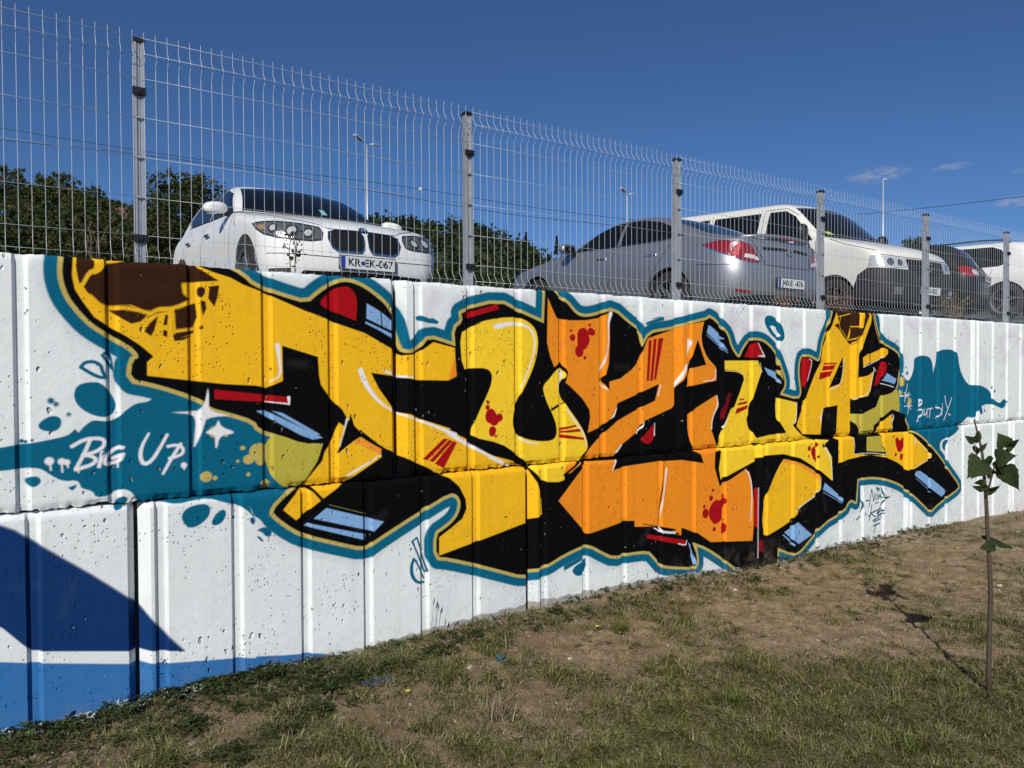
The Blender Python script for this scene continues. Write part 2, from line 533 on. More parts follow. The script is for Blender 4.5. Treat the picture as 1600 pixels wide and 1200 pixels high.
# brown cap of the T with its cracks
fill('A1 480,60 475,140 495,240 560,320 625,390 800,385 930,435 985,405 1090,398 1240,345 1215,560 1090,610 1080,545 1080,420 980,440 830,505 670,410 620,395 560,325 540,290 560,200 600,60', C_BROWN)
fill('A1 500,60 475,140 490,230 515,262 560,180 580,60', C_BROWN)
fill('A1 480,60 540,300 640,390 820,385 950,440 990,400 1090,398 1160,365 1235,330 1145,270 1165,245 1370,235 1240,155 1180,60', C_BROWN)
line('A1 510,270 560,180 600,175 640,120', [8, 9, 14, 18], C_YEL, 1.5)
line('A1 585,95 640,115 780,98 900,90', [6, 9, 8, 4], C_YEL, 2)
fill('A1 590,60 640,60 640,165 590,175', C_YEL)
fill('A1 830,515 985,425 1080,425 1090,560 1200,540 1250,470 1230,350 1160,380 1090,405 985,405 930,440 800,395 640,395 640,430', C_YEL)
fill('A1 1150,255 1380,238 1365,290 1350,390 1290,560 1215,555 1240,350 1165,330 1145,290', C_YEL)
fill('A1 675,415 800,412 930,440 880,490 820,503 760,470', C_BROWN)
fill('A1 990,452 965,545 945,582 902,550 935,500', C_BROWN)
fill('A1 1035,445 1052,450 1045,515 1020,510', C_BROWN)
fill('A1 1022,540 1048,548 1045,590 1018,575', C_BROWN)
fill('A1 1090,410 1225,372 1235,460 1205,535 1100,545 1085,470', C_BROWN)
fill('A1 1080,575 1130,590 1210,572 1150,605 1095,612', C_BROWN)
fill('A1 1235,270 1280,275 1285,310 1260,345 1232,325', C_BROWN, 1)
fill('A1 1310,270 1372,262 1360,340 1340,398 1302,345', C_BROWN)
fill('A1 1255,355 1285,365 1290,410 1268,460 1252,420', C_BROWN)
dots('A1 1258,525', [10], C_BROWN)
line('A1 565,330 640,405 800,402 940,442 985,414 1090,408 1215,355', [7, 9, 8, 8, 9, 8, 9], C_YEL, 2.6)
line('A1 1150,262 1160,325 1235,345 1245,400 1262,470 1245,530 1105,548', [10, 9, 8, 8, 7, 6, 6], C_YEL, 2.6)
line('A1 1090,560 1085,440', 5, C_YEL, 2.5)
# red dome, bars, slits on the black
fill('B1 480,365 510,330 560,290 610,272 660,270 700,310 716,370 705,485 560,425 490,395', C_RED, 1)
fill('P 335,608.5 452,620.5 453,630.5 335,623.5', C_RED)
line('B1 140,990 285,1005', [2.5, 4], C_WHT); line('B1 285,965 288,1008', [9, 4], C_WHT)
fill('B1 772,375 860,428 940,495 940,552 770,470', C_LBLUE)
fill('B1 765,488 845,525 940,572 940,600 860,550 762,500', C_LBLUE)
line('B1 860,425 868,520', 3.5, C_BLACK)
fill('P 400,642 414,641 505,684 489,687 470,680', C_LBLUE)
fill('P 425,642 441,645 501,679 494,680', C_LBLUE)
fill('B2 520,535 880,620 820,682 440,602', C_LBLUE)
fill('B2 405,630 770,700 765,737 385,647', C_LBLUE)
line('B2 540,515 700,555 770,572', 1.6, (0.25, 0.22, 0.09))
# white lights of the T
line('B1 215,640 222,700 238,825 170,865', [13, 8, 6, 2.5], C_WHT, 2)
line('B1 735,795 760,870 820,960 900,1030 970,1060 1110,1110 1330,1195 C1 0,985 130,1060 330,1165', [15, 14, 11, 8, 5, 5, 5, 8, 12, 11, 7], C_WHT, 2)
line('B1 880,795 960,830 1060,838', [5, 8, 4], C_WHT, 2)
line('B1 650,1100 B2 640,20 605,150', [6, 4, 2], C_WHT, 2)
line('B2 655,330 750,275 855,205', [6, 6, 3], C_WHT, 2)
line('C2 260,215 330,250 390,275', [8, 11, 6], C_WHT, 2)
fill('C2 480,300 520,305 518,370 490,360', C_WHT, 1, 2)
# red stripes on the T
fill('B2 1255,100 1285,105 1152,237 1122,230', C_RED); fill('B2 1288,108 1312,116 1192,247 1163,242', C_RED); fill('B2 1312,118 1338,126 1255,287 1198,258', C_RED)

# --- U
fill('C1 75,362 130,335 200,290 330,265 440,262 505,290 548,335 565,400 560,480 540,560 505,650 440,780 412,850 405,920 412,965 440,1000 490,1025 580,1040 650,1035 680,1005 680,940 655,870 620,800 597,730 595,690 640,640 680,590 708,575 742,615 738,640 700,665 690,700 705,750 745,820 800,895 845,965 870,1030 877,1085 830,1135 C2 840,250 760,315 730,322 724,372 590,372 540,300 515,268 420,190 330,130 150,92 C1 152,960 180,890 210,820 245,750 275,670 275,610 240,580 150,580 90,590', C_YEL2, 1)
fill('C2 740,262 835,240 768,315 725,318', C_ORG, 0, 2)
line('C2 725,330 840,235 960,140', [8, 8, 6], C_BLACK)
line('C1 650,840 690,815', 9, C_BLACK); line('C1 715,805 735,795', 4, C_BLACK)
fill('C1 110,235 310,180 320,212 112,272', C_RED)
line('C1 145,320 200,298', 3, C_BLACK); line('C1 300,270 360,245', 4, C_BLACK)
line('C1 300,320 400,300 480,310 530,350 548,420 535,500 500,600 460,700', [16, 10, 7, 7, 6, 6, 5, 4], C_WHT, 2)
line('C1 700,600 720,625 690,690 705,750', [17, 12, 6, 3], C_WHT, 2)
line('C1 745,840 800,920 850,990 865,1060', [5, 6, 5, 3], C_WHT, 2)
line('C1 450,1020 500,1045 565,1052', [4, 5, 3], C_WHT, 2)
dpx('C1 270,885 290,905 268,870 322,890 280,970 278,985 300,1007 248,826 252,795 338,852', [42, 36, 36, 26, 26, 24, 9, 16, 11, 6], C_RED)
fill('C1 705,955 800,935 808,945 705,972', C_RED); fill('C1 705,975 825,960 832,978 705,988', C_RED); fill('C1 700,992 850,1015 855,1030 710,1018', C_RED)

# --- Z
fill('C1 625,140 620,420 640,510 665,575 705,540 750,600 735,670 780,710 840,770 885,840 890,890 875,985 960,945 1040,880 1060,800 1180,745 1320,680 1200,530 1150,590 1080,645 1010,665 1010,720 960,650 990,620 1005,560 1012,420 1010,235 940,268 860,282 760,282 680,268 650,200', C_ORG)
fill('C1 1080,645 1150,590 1200,530 1225,460 1250,395 1320,370 D1 120,310 265,280 235,370 215,430 120,730 50,840 C1 1420,800 1400,830 1230,910 1180,980 1120,1030 1060,1080 1040,1130 860,1150 820,1190 880,1090 930,1030 1060,910 1180,840 1295,785 1320,680', C_ORG)
fill('C1 690,545 708,548 752,605 738,668 700,640 720,610', C_BLACK)
fill('C1 680,590 708,575 742,615 738,640 700,665 690,700 640,640', C_YEL2, 1)
line('C1 700,600 720,625 692,690', [15, 11, 6], C_WHT, 2)
fill('D1 160,670 285,640 370,670 370,770 120,825', C_ORG)
fill('D1 262,285 235,370 215,430 285,640 365,668 290,580 254,480 245,400', C_ORG)
line('D1 265,285 240,370 245,470 285,575 365,660', 2.5, (0.85, 0.4, 0.1))
fill('D1 140,1060 200,1000 370,890 392,980 345,1060 330,1130 D2 330,120 365,230 395,290 360,300 355,430 395,580 500,520 600,450 640,460 660,540 680,700 680,900 670,1040 320,1050 220,980 80,930 75,995 30,985 0,945 C2 1455,700 1420,700 1420,665 1300,650 1165,652 1165,615 1110,615 900,690 865,697 690,490 870,245 1050,235 1030,300 1130,270 1300,245 1460,235 1600,255 D2 240,395 262,390 240,320 180,285 150,150 130,0', C_ORG)
line('C2 1352,240 1335,480 1318,650', [2, 3.5, 2], C_BLACK, 1, 0)
line('C2 1365,290 1345,470 1330,590', [9, 5, 2], C_WHT, 1.5)
line('C2 1220,635 1420,672', [3, 5], C_BLACK, 1, 0)
line('C2 1285,660 1340,685 1420,690', [4, 9, 7], C_WHT, 1.5); line('C2 1325,655 1345,690', 6, C_WHT)
fill('C2 1242,698 1480,735 1492,770 1240,724', C_RED); line('C2 1440,758 1485,770 1492,738', 4, C_WHT)
fill('C2 1500,750 1522,770 1557,885 1540,890', C_LBLUE)
line('C1 1018,240 1002,300 1005,430 985,545 950,600', [16, 6, 4, 5, 6], C_WHT, 2)
line('C1 950,670 1000,715', [3, 5], C_WHT, 2)
line('C1 1520,420 1500,500', [15, 8], C_WHT, 2.5); line('C1 1495,570 1460,650 1425,740', [9, 8, 4], C_WHT, 2.5)
line('C1 1330,685 1315,750', 5, C_WHT, 2); line('C1 1055,830 1040,880 1020,895', [3, 6, 4], C_WHT)
line('C1 1225,920 1222,945 1180,985', [4, 6, 8], C_WHT); line('C1 1085,1060 1050,1110', [5, 8], C_WHT); line('C2 1050,240 1030,298', [7, 4], C_WHT)
line('D1 365,680 362,770 265,775', [4, 4, 3], C_WHT); line('D1 375,900 385,975 345,1060 330,1130 D2 330,100', [4, 7, 5, 5, 7], C_WHT, 2)
line('D1 150,440 135,520', [16, 8], C_WHT, 2.5); line('D1 120,650 60,800', [12, 8], C_WHT, 2)
fill('C1 1255,408 1275,404 1258,662 1243,660', C_RED); fill('C1 1286,400 1306,396 1282,660 1265,662', C_RED); fill('C1 1316,395 1347,390 1302,650 1288,655', C_RED)
dpx('C1 845,375 848,402 843,425 893,352 905,358 780,390 822,478 822,465 885,312 770,347 857,516', [46, 50, 42, 24, 20, 22, 34, 30, 10, 9, 12], C_RED)
fill('C1 1208,1022 1240,985 1282,932 1292,1000 1275,1040 1252,1056 1225,1050', C_RED, 1); line('C1 1292,925 1290,1000', [3, 5], C_WHT, 1.5)
dpx('D2 372,760 368,800 362,845 415,735 435,712 433,668 325,685 278,812 268,755 430,925 430,950 350,943 340,618 436,868', [62, 92, 55, 44, 32, 16, 24, 40, 16, 36, 34, 20, 14, 9], C_RED)
line('D2 610,445 650,500 668,640 655,870', [4, 7, 6, 4], C_WHT, 2)
# red lights in the blacks between Z and L
fill('D1 472,870 496,880 440,1080 418,1098 420,1030', C_DRED, 0, 2)
fill('D2 680,608 735,604 738,930 715,930 700,800', C_RED); fill('D2 740,1040 768,1035 760,1140 738,1130', C_DRED)
line('D2 738,600 735,1190', 2.2, (0.5, 0.48, 0.48), 1, 0)
# blues of Z and L
fill('D1 305,308 350,340 395,385 440,425 405,425 425,455 470,530 390,470 290,372', C_LBLUE)
line('D1 290,392 400,490 465,540', 3, C_LBLUE)

# --- L
fill('D1 440,605 715,605 748,695 715,790 665,950 620,1090 630,1150 D2 650,100 705,185 800,160 955,140 D1 890,1100 862,1030 860,960 880,915 1042,955 1035,1110 1008,1140 D2 1010,75 1070,150 1180,195 1310,200 1270,235 1330,340 1335,540 1240,460 1070,352 930,317 800,327 720,355 680,380 405,530 390,440 410,290 370,270 400,180 430,110 D1 430,1160 490,1010 520,990 560,880 600,760 590,720 540,690 440,680', C_YEL2)
line('D1 445,690 545,695 595,725', [3, 3, 3], (0.85, 0.62, 0.2))
line('D2 405,300 365,430 405,570 450,530', [5, 7, 8, 8], C_BLACK, 1, 0)
fill('D2 930,355 1070,390 1190,460 1240,500 1235,630 1060,760 1040,840 800,1000 770,990 750,900 760,760 800,630 850,500 900,400', C_YEL, 1)
fill('D2 930,358 1070,392 1190,462 1238,502 1238,545 1150,470 1050,410 920,385', (0.85, 0.30, 0.03), 0, 3)
dots('D2 1047,775', [12], C_BLACK)
fill('D1 600,577 625,520 655,478 700,447 725,465 745,500 760,572 720,582', C_RED, 1)
line('D1 720,460 760,545 770,570 720,565', [3, 5, 9, 3], C_WHT, 2)
fill('D1 768,660 860,700 915,790 800,722', C_LBLUE, 0); line('D1 850,745 910,795', 3, (0.5, 0.6, 0.75))
fill('D1 865,590 895,595 915,640 890,645', C_KHAKI, 0, 2); fill('D1 870,680 915,690 930,770 900,725', C_KHAKI, 0, 2)
fill('D1 565,925 605,918 600,932 560,940', C_RED); fill('D1 550,960 628,940 620,965 548,978', C_RED); fill('D1 540,1005 632,975 625,1005 525,1055', C_RED)
line('D1 735,625 748,700', 3, C_WHT); line('D1 1040,960 1035,1110 1005,1140', [4, 4, 5], C_WHT)
line('D2 1030,800 1060,760 1235,635 1240,520', [2, 4, 4, 3], C_WHT, 1.5)
fill('D2 1050,885 1165,990 1055,1066 933,970', C_LBLUE); fill('D2 918,990 930,988 1030,1075 1022,1088', C_LBLUE)
fill('D2 1272,555 1428,690 1425,716 1255,612', C_LBLUE, 0); line('D2 1258,635 1420,725', 2.5, C_LBLUE)
fill('D2 1175,255 1195,250 1210,290 1205,330 1218,360 1205,382 1185,360 1160,310 1155,280', C_RED, 1)
dpx('D2 1143,270 1210,240 1160,235 1225,340 1138,335 1203,370 1185,300 1190,330', [22, 22, 8, 13, 11, 20, 44, 36], C_RED)
line('D2 1260,240 1300,300 1330,400 1335,530', [9, 7, 5, 3], C_WHT, 2); fill('D2 1250,225 1285,255 1258,265', C_BLACK)
line('D1 430,1160 470,1080', [8, 3], C_WHT)

# --- A
fill('D1 1375,190 1335,310 1290,400 1255,495 1250,530 1240,620 1190,720 1140,850 1100,960 1050,1100 1035,1150 D2 1090,150 1238,155 1250,0 D1 1262,1000 1385,975 E1 45,985 35,1200 E2 25,185 60,205 50,400 130,362 310,322 450,345 540,385 600,430 640,455 690,438 822,350 832,320 650,130 400,145 450,330 180,318 185,182 150,160 E1 155,1180 165,930 300,900 320,850 350,690 300,730 215,750 222,640 240,550 270,440 328,270 330,180', C_YEL)
fill('D1 1425,570 1310,830 1400,800 1425,700', C_BLACK)
line('D1 1430,580 1425,700 1412,800 1320,845', [2.5, 3.5, 3, 4], C_WHT)
line('D1 1255,1010 1240,1120 D2 1235,0', [3, 5, 4], C_WHT)
# right hand stroke of the A
fill('E1 258,580 310,545 315,620 262,662', C_YEL); fill('E1 318,548 430,498 465,515 465,548 440,572 320,628', C_YEL)
line('E1 262,662 440,572', 2.5, C_WHT)
line('E1 325,290 270,440 240,550 220,640 215,740', 3, C_KHAKI); line('E1 340,220 360,340 405,480', 4, C_KHAKI)
line('E1 350,680 325,780 310,880 190,930', [4, 5, 4, 3], C_WHT)
line('E1 165,930 150,1160', [3, 5], (0.6, 0.7, 0.1))
fill('E1 400,625 430,612 455,625 455,680 420,745 370,812 348,815 365,720', C_RED, 1); line('E1 345,665 360,690', 6, C_WHT)
fill('E1 455,708 535,758 520,800 420,770', C_LBLUE); line('E1 400,792 512,825', [3, 4], C_WHT)
# olive infill by the foot
fill('G -40,330 340,340 600,200 870,70 E1 400,900 490,885 545,850 560,1010 500,1015 G 1260,210 960,460 700,700 690,960 330,990', C_OLIVE)
fill('E1 395,905 470,885 540,870 580,980 560,1030 500,1010 G 1100,350 800,620 640,500', C_OLIVE, 0, 2)
line('G 350,340 330,980', 3, C_KHAKI)
fill('G 690,960 700,720 950,460 1260,200 1330,210 1700,350 1620,860 1250,900 1280,620 1230,350 780,770 770,960', C_BLACK)
fill('G 770,940 790,770 960,580 1260,340 1290,500 1250,620 1280,890', C_YEL)
line('G 1290,340 1330,430 1270,600 1270,760 1330,870', [4, 9, 4, 4, 9], C_WHT)
fill('E2 290,175 410,165 445,290 285,290', C_OLIVE); line('E2 405,165 450,320', 3.5, C_BLACK, 1, 0)
fill('E2 185,182 285,172 285,300 450,318 182,318', C_BLACK)
fill('E2 292,178 405,168 440,300 290,292', C_OLIVE)
line('E2 180,180 190,250 182,315', [3, 4, 3], C_WHT); line('E2 185,318 330,306 450,322', [2.5, 3, 3.5], C_WHT)
fill('E2 525,185 545,175 565,210 590,170 605,200 598,250 575,300 545,300 530,240', C_RED, 1)
dpx('E2 510,170 600,165 530,320 577,335 575,352', [10, 11, 16, 24, 18], C_RED)
line('E2 690,195 830,320 825,350 690,435', [3, 4, 4, 3], (0.85, 0.7, 0.45)); line('E2 695,190 690,230', 8, C_WHT)
line('E2 640,140 700,150 850,290', 4, C_BLACK)
fill('E2 700,462 735,458 845,535 960,630 912,672 835,615 690,492', C_LBLUE); line('E2 700,520 780,590 820,635', 2.5, C_LBLUE)
# brown cap of the A
fill('E1 30,170 60,290 20,310 60,345 130,455 150,470 190,470 240,430 280,320 310,240 330,170', C_BROWN)
fill('E1 160,170 185,170 165,330 140,420 125,425 150,330', C_YEL); fill('E1 250,170 285,170 262,330 240,335', C_YEL)
line('E1 30,245 110,225 150,215', 4, C_YEL); line('E1 60,300 70,345 105,380 130,450', 3, C_YEL); line('E1 125,425 165,440 240,400', [5, 4, 5], C_YEL)
line('E1 180,320 250,325', [4, 7], C_YEL); line('E1 190,460 240,415', 6, C_YEL); line('E1 75,230 60,300', 3.5, C_YEL)
fill('D1 1265,625 1375,622 1372,634 1262,640', C_RED); fill('D1 1260,650 1365,642 1345,680 1250,690', C_RED); fill('D1 1235,705 1340,690 1315,740 1225,765', C_RED)
fill('D1 1088,600 1120,578 1158,590 1172,620 1150,720 1120,800 1090,845 1075,800 1068,690', C_RED, 1)
line('D1 1145,590 1172,610 1130,770', [3, 4, 4], C_WHT)
line('D1 1105,960 1085,1000 1060,1010', 4, C_BLACK)
line('D2 1010,75 1075,150 1180,190', [6, 7, 6], C_BLACK)

# --- lettering: ... BIG UP. / BUT DIY. / tag, and the stars
def txt(strokes, w, col=C_WHT, soft=1.6, smooth=1):
    if col is C_INK: w = w * 1.45
    for s in strokes.split(';'):
        if s.strip(): line(s, w, col, soft, smooth)
dots('A2 308,243 385,245 418,250 1150,268', [18, 15, 13, 14], C_WHT, 1.8)
txt('A2 312,240 318,298;A2 385,245 390,310;A2 420,250 425,280;A2 1150,265 1152,292;A2 738,255 738,280;A2 492,290 492,312', 3.5)
txt('A2 450,150 530,105 610,98 655,110 650,150 600,185 520,205 575,210 605,235 575,265 510,285 475,295;A2 565,105 530,190 475,290', 8)
txt('A2 640,190 620,275;A2 770,158 735,155 670,205 650,255 690,265 755,235 770,200 710,225', 8.5)
txt('A2 930,70 885,150 875,220 900,265 950,240 1000,160 1045,78', [5, 8, 9, 9, 8, 8, 7])
txt('A2 1130,135 1075,220 1020,320', [7, 8, 6]); txt('A2 1050,150 1100,140 1145,155 1145,195 1100,215 1060,225', 7)
fill('A1 1300,905 1308,960 1300,1020 1330,1055 1440,1078 1330,1085 1270,1110 1250,1200 1235,1200 1230,1120 1210,1070 1070,1058 1210,1050 1250,1045 1280,1000', C_WHT, 1, 2)
fill('A2 1300,-140 1308,-110 1285,0 1230,150 1215,155 1225,40 1235,-60', C_WHT, 1, 2)
fill('A1 1365,1105 1385,1150 1460,1175 1460,1190 1390,1200 1360,1240 1345,1200 1290,1190 1290,1175 1345,1155', C_WHT, 1, 2)
fill('A2 1345,40 1365,40 1368,100 1360,160 1345,160', C_WHT, 1, 2)
txt('E1 725,935 740,930 752,950 715,1020 750,1010 755,1035 720,1105 705,1110;E1 738,935 712,1100', 6.5)
txt('E1 765,1010 762,1060 785,1045 790,1005 788,1075', 6); txt('E1 800,1010 835,1000;E1 818,1010 808,1078', 5.5)
txt('E1 880,980 868,1075;E1 860,995 905,1000 915,1030 895,1065 862,1085', 6); txt('E1 920,985 912,1060;E1 918,965 919,968', 6)
txt('E1 940,900 945,950 960,1000;E1 995,915 965,1010 930,1100;E1 968,1050 985,1058', 5.5)
txt('E1 628,800 612,890 605,950;E1 560,905 615,895 650,890;E1 600,870 635,915;E1 605,920 640,870', 4.5)
txt('E1 640,950 630,1050;E1 600,985 640,985 665,980;E1 625,965 655,1010', 4)
txt('H 300,350 275,450 240,640;H 300,350 315,400 280,470 345,530 350,620 300,780 215,865', 5, C_INK, 1.2)
txt('H 270,290 262,400;H 500,290 480,420 455,620;H 505,300 520,420 535,520;H 560,360 540,520', 4, C_INK, 1)
txt('H 580,400 570,480 590,500 610,430 590,390;H 625,380 625,480 650,390;H 680,370 655,410 680,420 650,440 675,480', 3.5, C_INK, 1)
txt('H 715,260 735,390 750,420;H 715,260 700,400 670,600;H 690,450 830,440 760,470 750,490;H 395,510 450,500;H 740,500 715,575', 4.5, C_INK, 1)
txt('H 585,290 655,285;H 620,250 605,350;H 590,260 640,320;H 570,560 630,535', 4, C_INK, 1)
txt('H 505,580 480,740 460,880;H 610,680 480,745 570,810;H 640,660 600,745 620,760 660,690;H 650,640 620,745;H 640,650 690,640 670,680 740,690 610,800', 4.5, C_INK, 1)
txt('H 380,740 395,790;H 440,780 465,810;H 520,880 640,820;H 540,905 660,850;H 600,800 745,740;H 715,800 716,830;H 530,980 650,930;H 585,930 575,1000 550,1090', 4.5, C_INK, 1)

# --- where the paint stops just above the soil: bare concrete
SOIL = [(-1.6, 0.0), (-0.065, 0.003), (0.492, 0.022), (0.844, 0.03), (1.285, 0.016), (1.601, 0.02), (2.178, 0.038), (2.801, 0.03), (3.528, 0.039), (4.461, 0.004), (5.14, -0.04), (6.168, -0.025), (7.253, -0.03), (10.139, -0.106), (12, -0.12)]
def soil(x):
    return np.interp(x, [s[0] for s in SOIL], [s[1] for s in SOIL])
_xs = np.arange(1.35, 5.2, 0.02)
_hh = np.interp(_xs, [1.35, 1.55, 1.9, 2.3, 2.8, 3.4, 4.2, 4.8, 5.2], [0.0, 0.03, 0.03, 0.045, 0.065, 0.05, 0.05, 0.03, 0.0])
_top = [((x - MX0) / MRES, (soil(x) + h + 0.006 * math.sin(x * 37) + 0.004 * math.sin(x * 91 + 1) - MZ0) / MRES) for x, h in zip(_xs, _hh)]
_bot = [((x - MX0) / MRES, 0) for x in _xs[::-1]]
mk = poly_mask(np.array(_top + _bot))
lay((mk[0], mk[1], soften(mk[2], 1) * 0.9), (0.30, 0.285, 0.255))

# overspray flecks and thin passes that let the coat below show
for _ in range(520):
    _x, _z = _rng.uniform(0, 10.5), _rng.uniform(.1, 2.1)
    _u, _v = (_x - MX0) / MRES, (_z - MZ0) / MRES
    _c = CV[int(_v), int(_u)].copy()
    _a = _rng.uniform(0, 6.28); _d = _rng.uniform(8, 60)
    _p = np.array([_u + math.cos(_a) * _d, _v + math.sin(_a) * _d])
    mk = stroke_mask(np.array([_p, _p]), _rng.uniform(.3, 1.1), .6)
    if mk: lay((mk[0], mk[1], mk[2] * _rng.uniform(.3, .9)), _c)
for _ in range(150):
    _x, _z = _rng.uniform(0, 9.5), _rng.uniform(.3, 2.05)
    _u, _v = (_x - MX0) / MRES, (_z - MZ0) / MRES
    _c = CV[int(_v), int(_u)].copy()
    _c = _c * _rng.uniform(.72, 1.05) + _rng.uniform(0, .035)
    _a = _rng.uniform(0, 6.28); _l = _rng.uniform(30, 90)
    _q = np.array([_u + math.cos(_a) * _l, _v + math.sin(_a) * _l])
    if not (5 < _q[0] < MW - 5 and 5 < _q[1] < MH - 5): continue
    if np.abs(CV[int(_q[1]), int(_q[0])] - CV[int(_v), int(_u)]).sum() > .02: continue
    mk = stroke_mask(np.array([(_u, _v), _q]), 7, 8)
    if mk:
        reg = CV[mk[1]:mk[1] + mk[2].shape[0], mk[0]:mk[0] + mk[2].shape[1]]
        same = (np.abs(reg - CV[int(_v), int(_u)]).sum(2) < .05)
        lay((mk[0], mk[1], mk[2] * same * .35), _c)

def srgb_enc(a):
    a = np.clip(a, 0, 1)
    return np.where(a <= 0.0031308, a * 12.92, 1.055 * a ** (1 / 2.4) - 0.055)
mural_img = bpy.data.images.new('mural_paint', MW, MH, alpha=False)
_rgba = np.ones((MH, MW, 4), dtype=np.float32)
_rgba[:, :, :3] = srgb_enc(CV)
mural_img.pixels.foreach_set(_rgba.ravel())
mural_img.update()
mural_img.pack()
# ---------------------------------------------------------------- ground: worn grass bank in front, sloping car park behind
WALL_TOP = EYE + 0.527
rng = np.random.default_rng(11)
def vnoise(x, y, s, ph=0.0):
    return noise.noise(Vector((x * s + ph, y * s - ph, ph * .37)))

def lawn_z(x, y):
    t = min(1.0, max(0.0, -y / 1.6))
    z = soil(x) * (1 - t) + (-0.012 * max(0, x - 3) * 0.9 + .01) * t
    z += .035 * math.exp(-((y + .12) / .16) ** 2) * (0.3 + .7 * max(0, vnoise(x, 0, .9, 3.1)))
    z += .030 * vnoise(x, y, .8, 7.7) * t + .016 * vnoise(x, y, 2.6, 1.3) * min(1, t * 2 + .3)
    return z

BARE = [((960, 1035), .34), ((900, 1010), .25), ((1210, 905), .5), ((1330, 965), .55), ((1190, 1005), .40), ((1290, 1010), .3), ((1450, 880), .55), ((1540, 850), .5), ((300, 1120), .28), ((620, 1100), .25), ((655, 1165), .25),
        ((800, 1140), .22), ((840, 1110), .22), ((1060, 870), .4), ((1150, 950), .4), ((60, 1190), .2), ((930, 1150), .2), ((500, 1090), .15), ((1560, 940), .4)]
GREEN = [((1500, 1150), .5), ((1100, 1160), .35), ((700, 1150), .2), ((690, 1060), .16), ((760, 1000), .2), ((1380, 1060), .35), ((1150, 1060), .35), ((500, 1100), .16), ((430, 1060), .12), ((560, 1060), .14), ((1000, 960), .2), ((1180, 925), .2),
         ((880, 1070), .2), ((980, 1190), .25), ((1300, 1180), .35), ((1580, 1070), .35), ((1480, 960), .25), ((300, 1080), .1), ((150, 1110), .1), ((1320, 870), .2), ((620, 1040), .15), ((1060, 1085), .2)]
_b = [(on_z(*p)[:2], r) for p, r in BARE]
_g = [(on_z(*p)[:2], r) for p, r in GREEN]
def cover(x, y):
    """0 bare soil .. 1 thick grass"""
    c = 0.45 + .30 * vnoise(x, y, 1.7, 4.4) + .45 * vnoise(x, y, 5.0, 9.1) + .62 * vnoise(x, y, 10.0, 2.6) + .09 * min(1, max(0, (-y - 1.1)))
    for (p, r) in _b:
        c -= .34 * math.exp(-((x - p[0]) ** 2 + (y - p[1]) ** 2) / (r * r))
    for (p, r) in _g:
        c += .36 * math.exp(-((x - p[0]) ** 2 + (y - p[1]) ** 2) / (r * r))
    return c

def axis(fine0, fine1, step, lo, hi, grow=1.35):
    a = list(np.arange(fine0, fine1, step))
    s, x = step, a[0]
    pre = []
    while x > lo:
        s *= grow; x -= s; pre.append(x)
    s, x = step, a[-1]
    post = []
    while x < hi:
        s *= grow; x += s; post.append(x)
    return np.array(pre[::-1] + a + post)

gx = axis(-0.9, 8.2, .022, -80, 500)
gy = axis(-3.0, .06, .022, -400, .30, 1.35)
gy = gy[gy < .5]
GX, GY = np.meshgrid(gx, gy)
GZ = np.zeros_like(GX); GC = np.zeros_like(GX)
for j in range(GX.shape[0]):
    for i in range(GX.shape[1]):
        x, y = GX[j, i], GY[j, i]
        GZ[j, i] = lawn_z(x, y) if abs(x) < 40 and y > -40 else -.2
        if -3 < x < 14 and y > -5:
            c = cover(x, y); GC[j, i] = c
            GZ[j, i] += .020 * vnoise(x, y, 11, 2.2) + .013 * vnoise(x, y, 30, 5.2) + .010 * max(0, min(1, c)) * (vnoise(x, y, 26, 8.8) + .3)
        else: GC[j, i] = .6
ny, nx = GX.shape
F = np.arange(ny * nx).reshape(ny, nx)
F = np.stack([F[:-1, :-1], F[:-1, 1:], F[1:, 1:], F[1:, :-1]], -1).reshape(-1, 4)
me = np_mesh('ground', np.stack([GX, GY, GZ], -1).reshape(-1, 3), F, True)
at = me.attributes.new('cover', 'FLOAT', 'POINT'); at.data.foreach_set('value', GC.ravel().astype(np.float32))

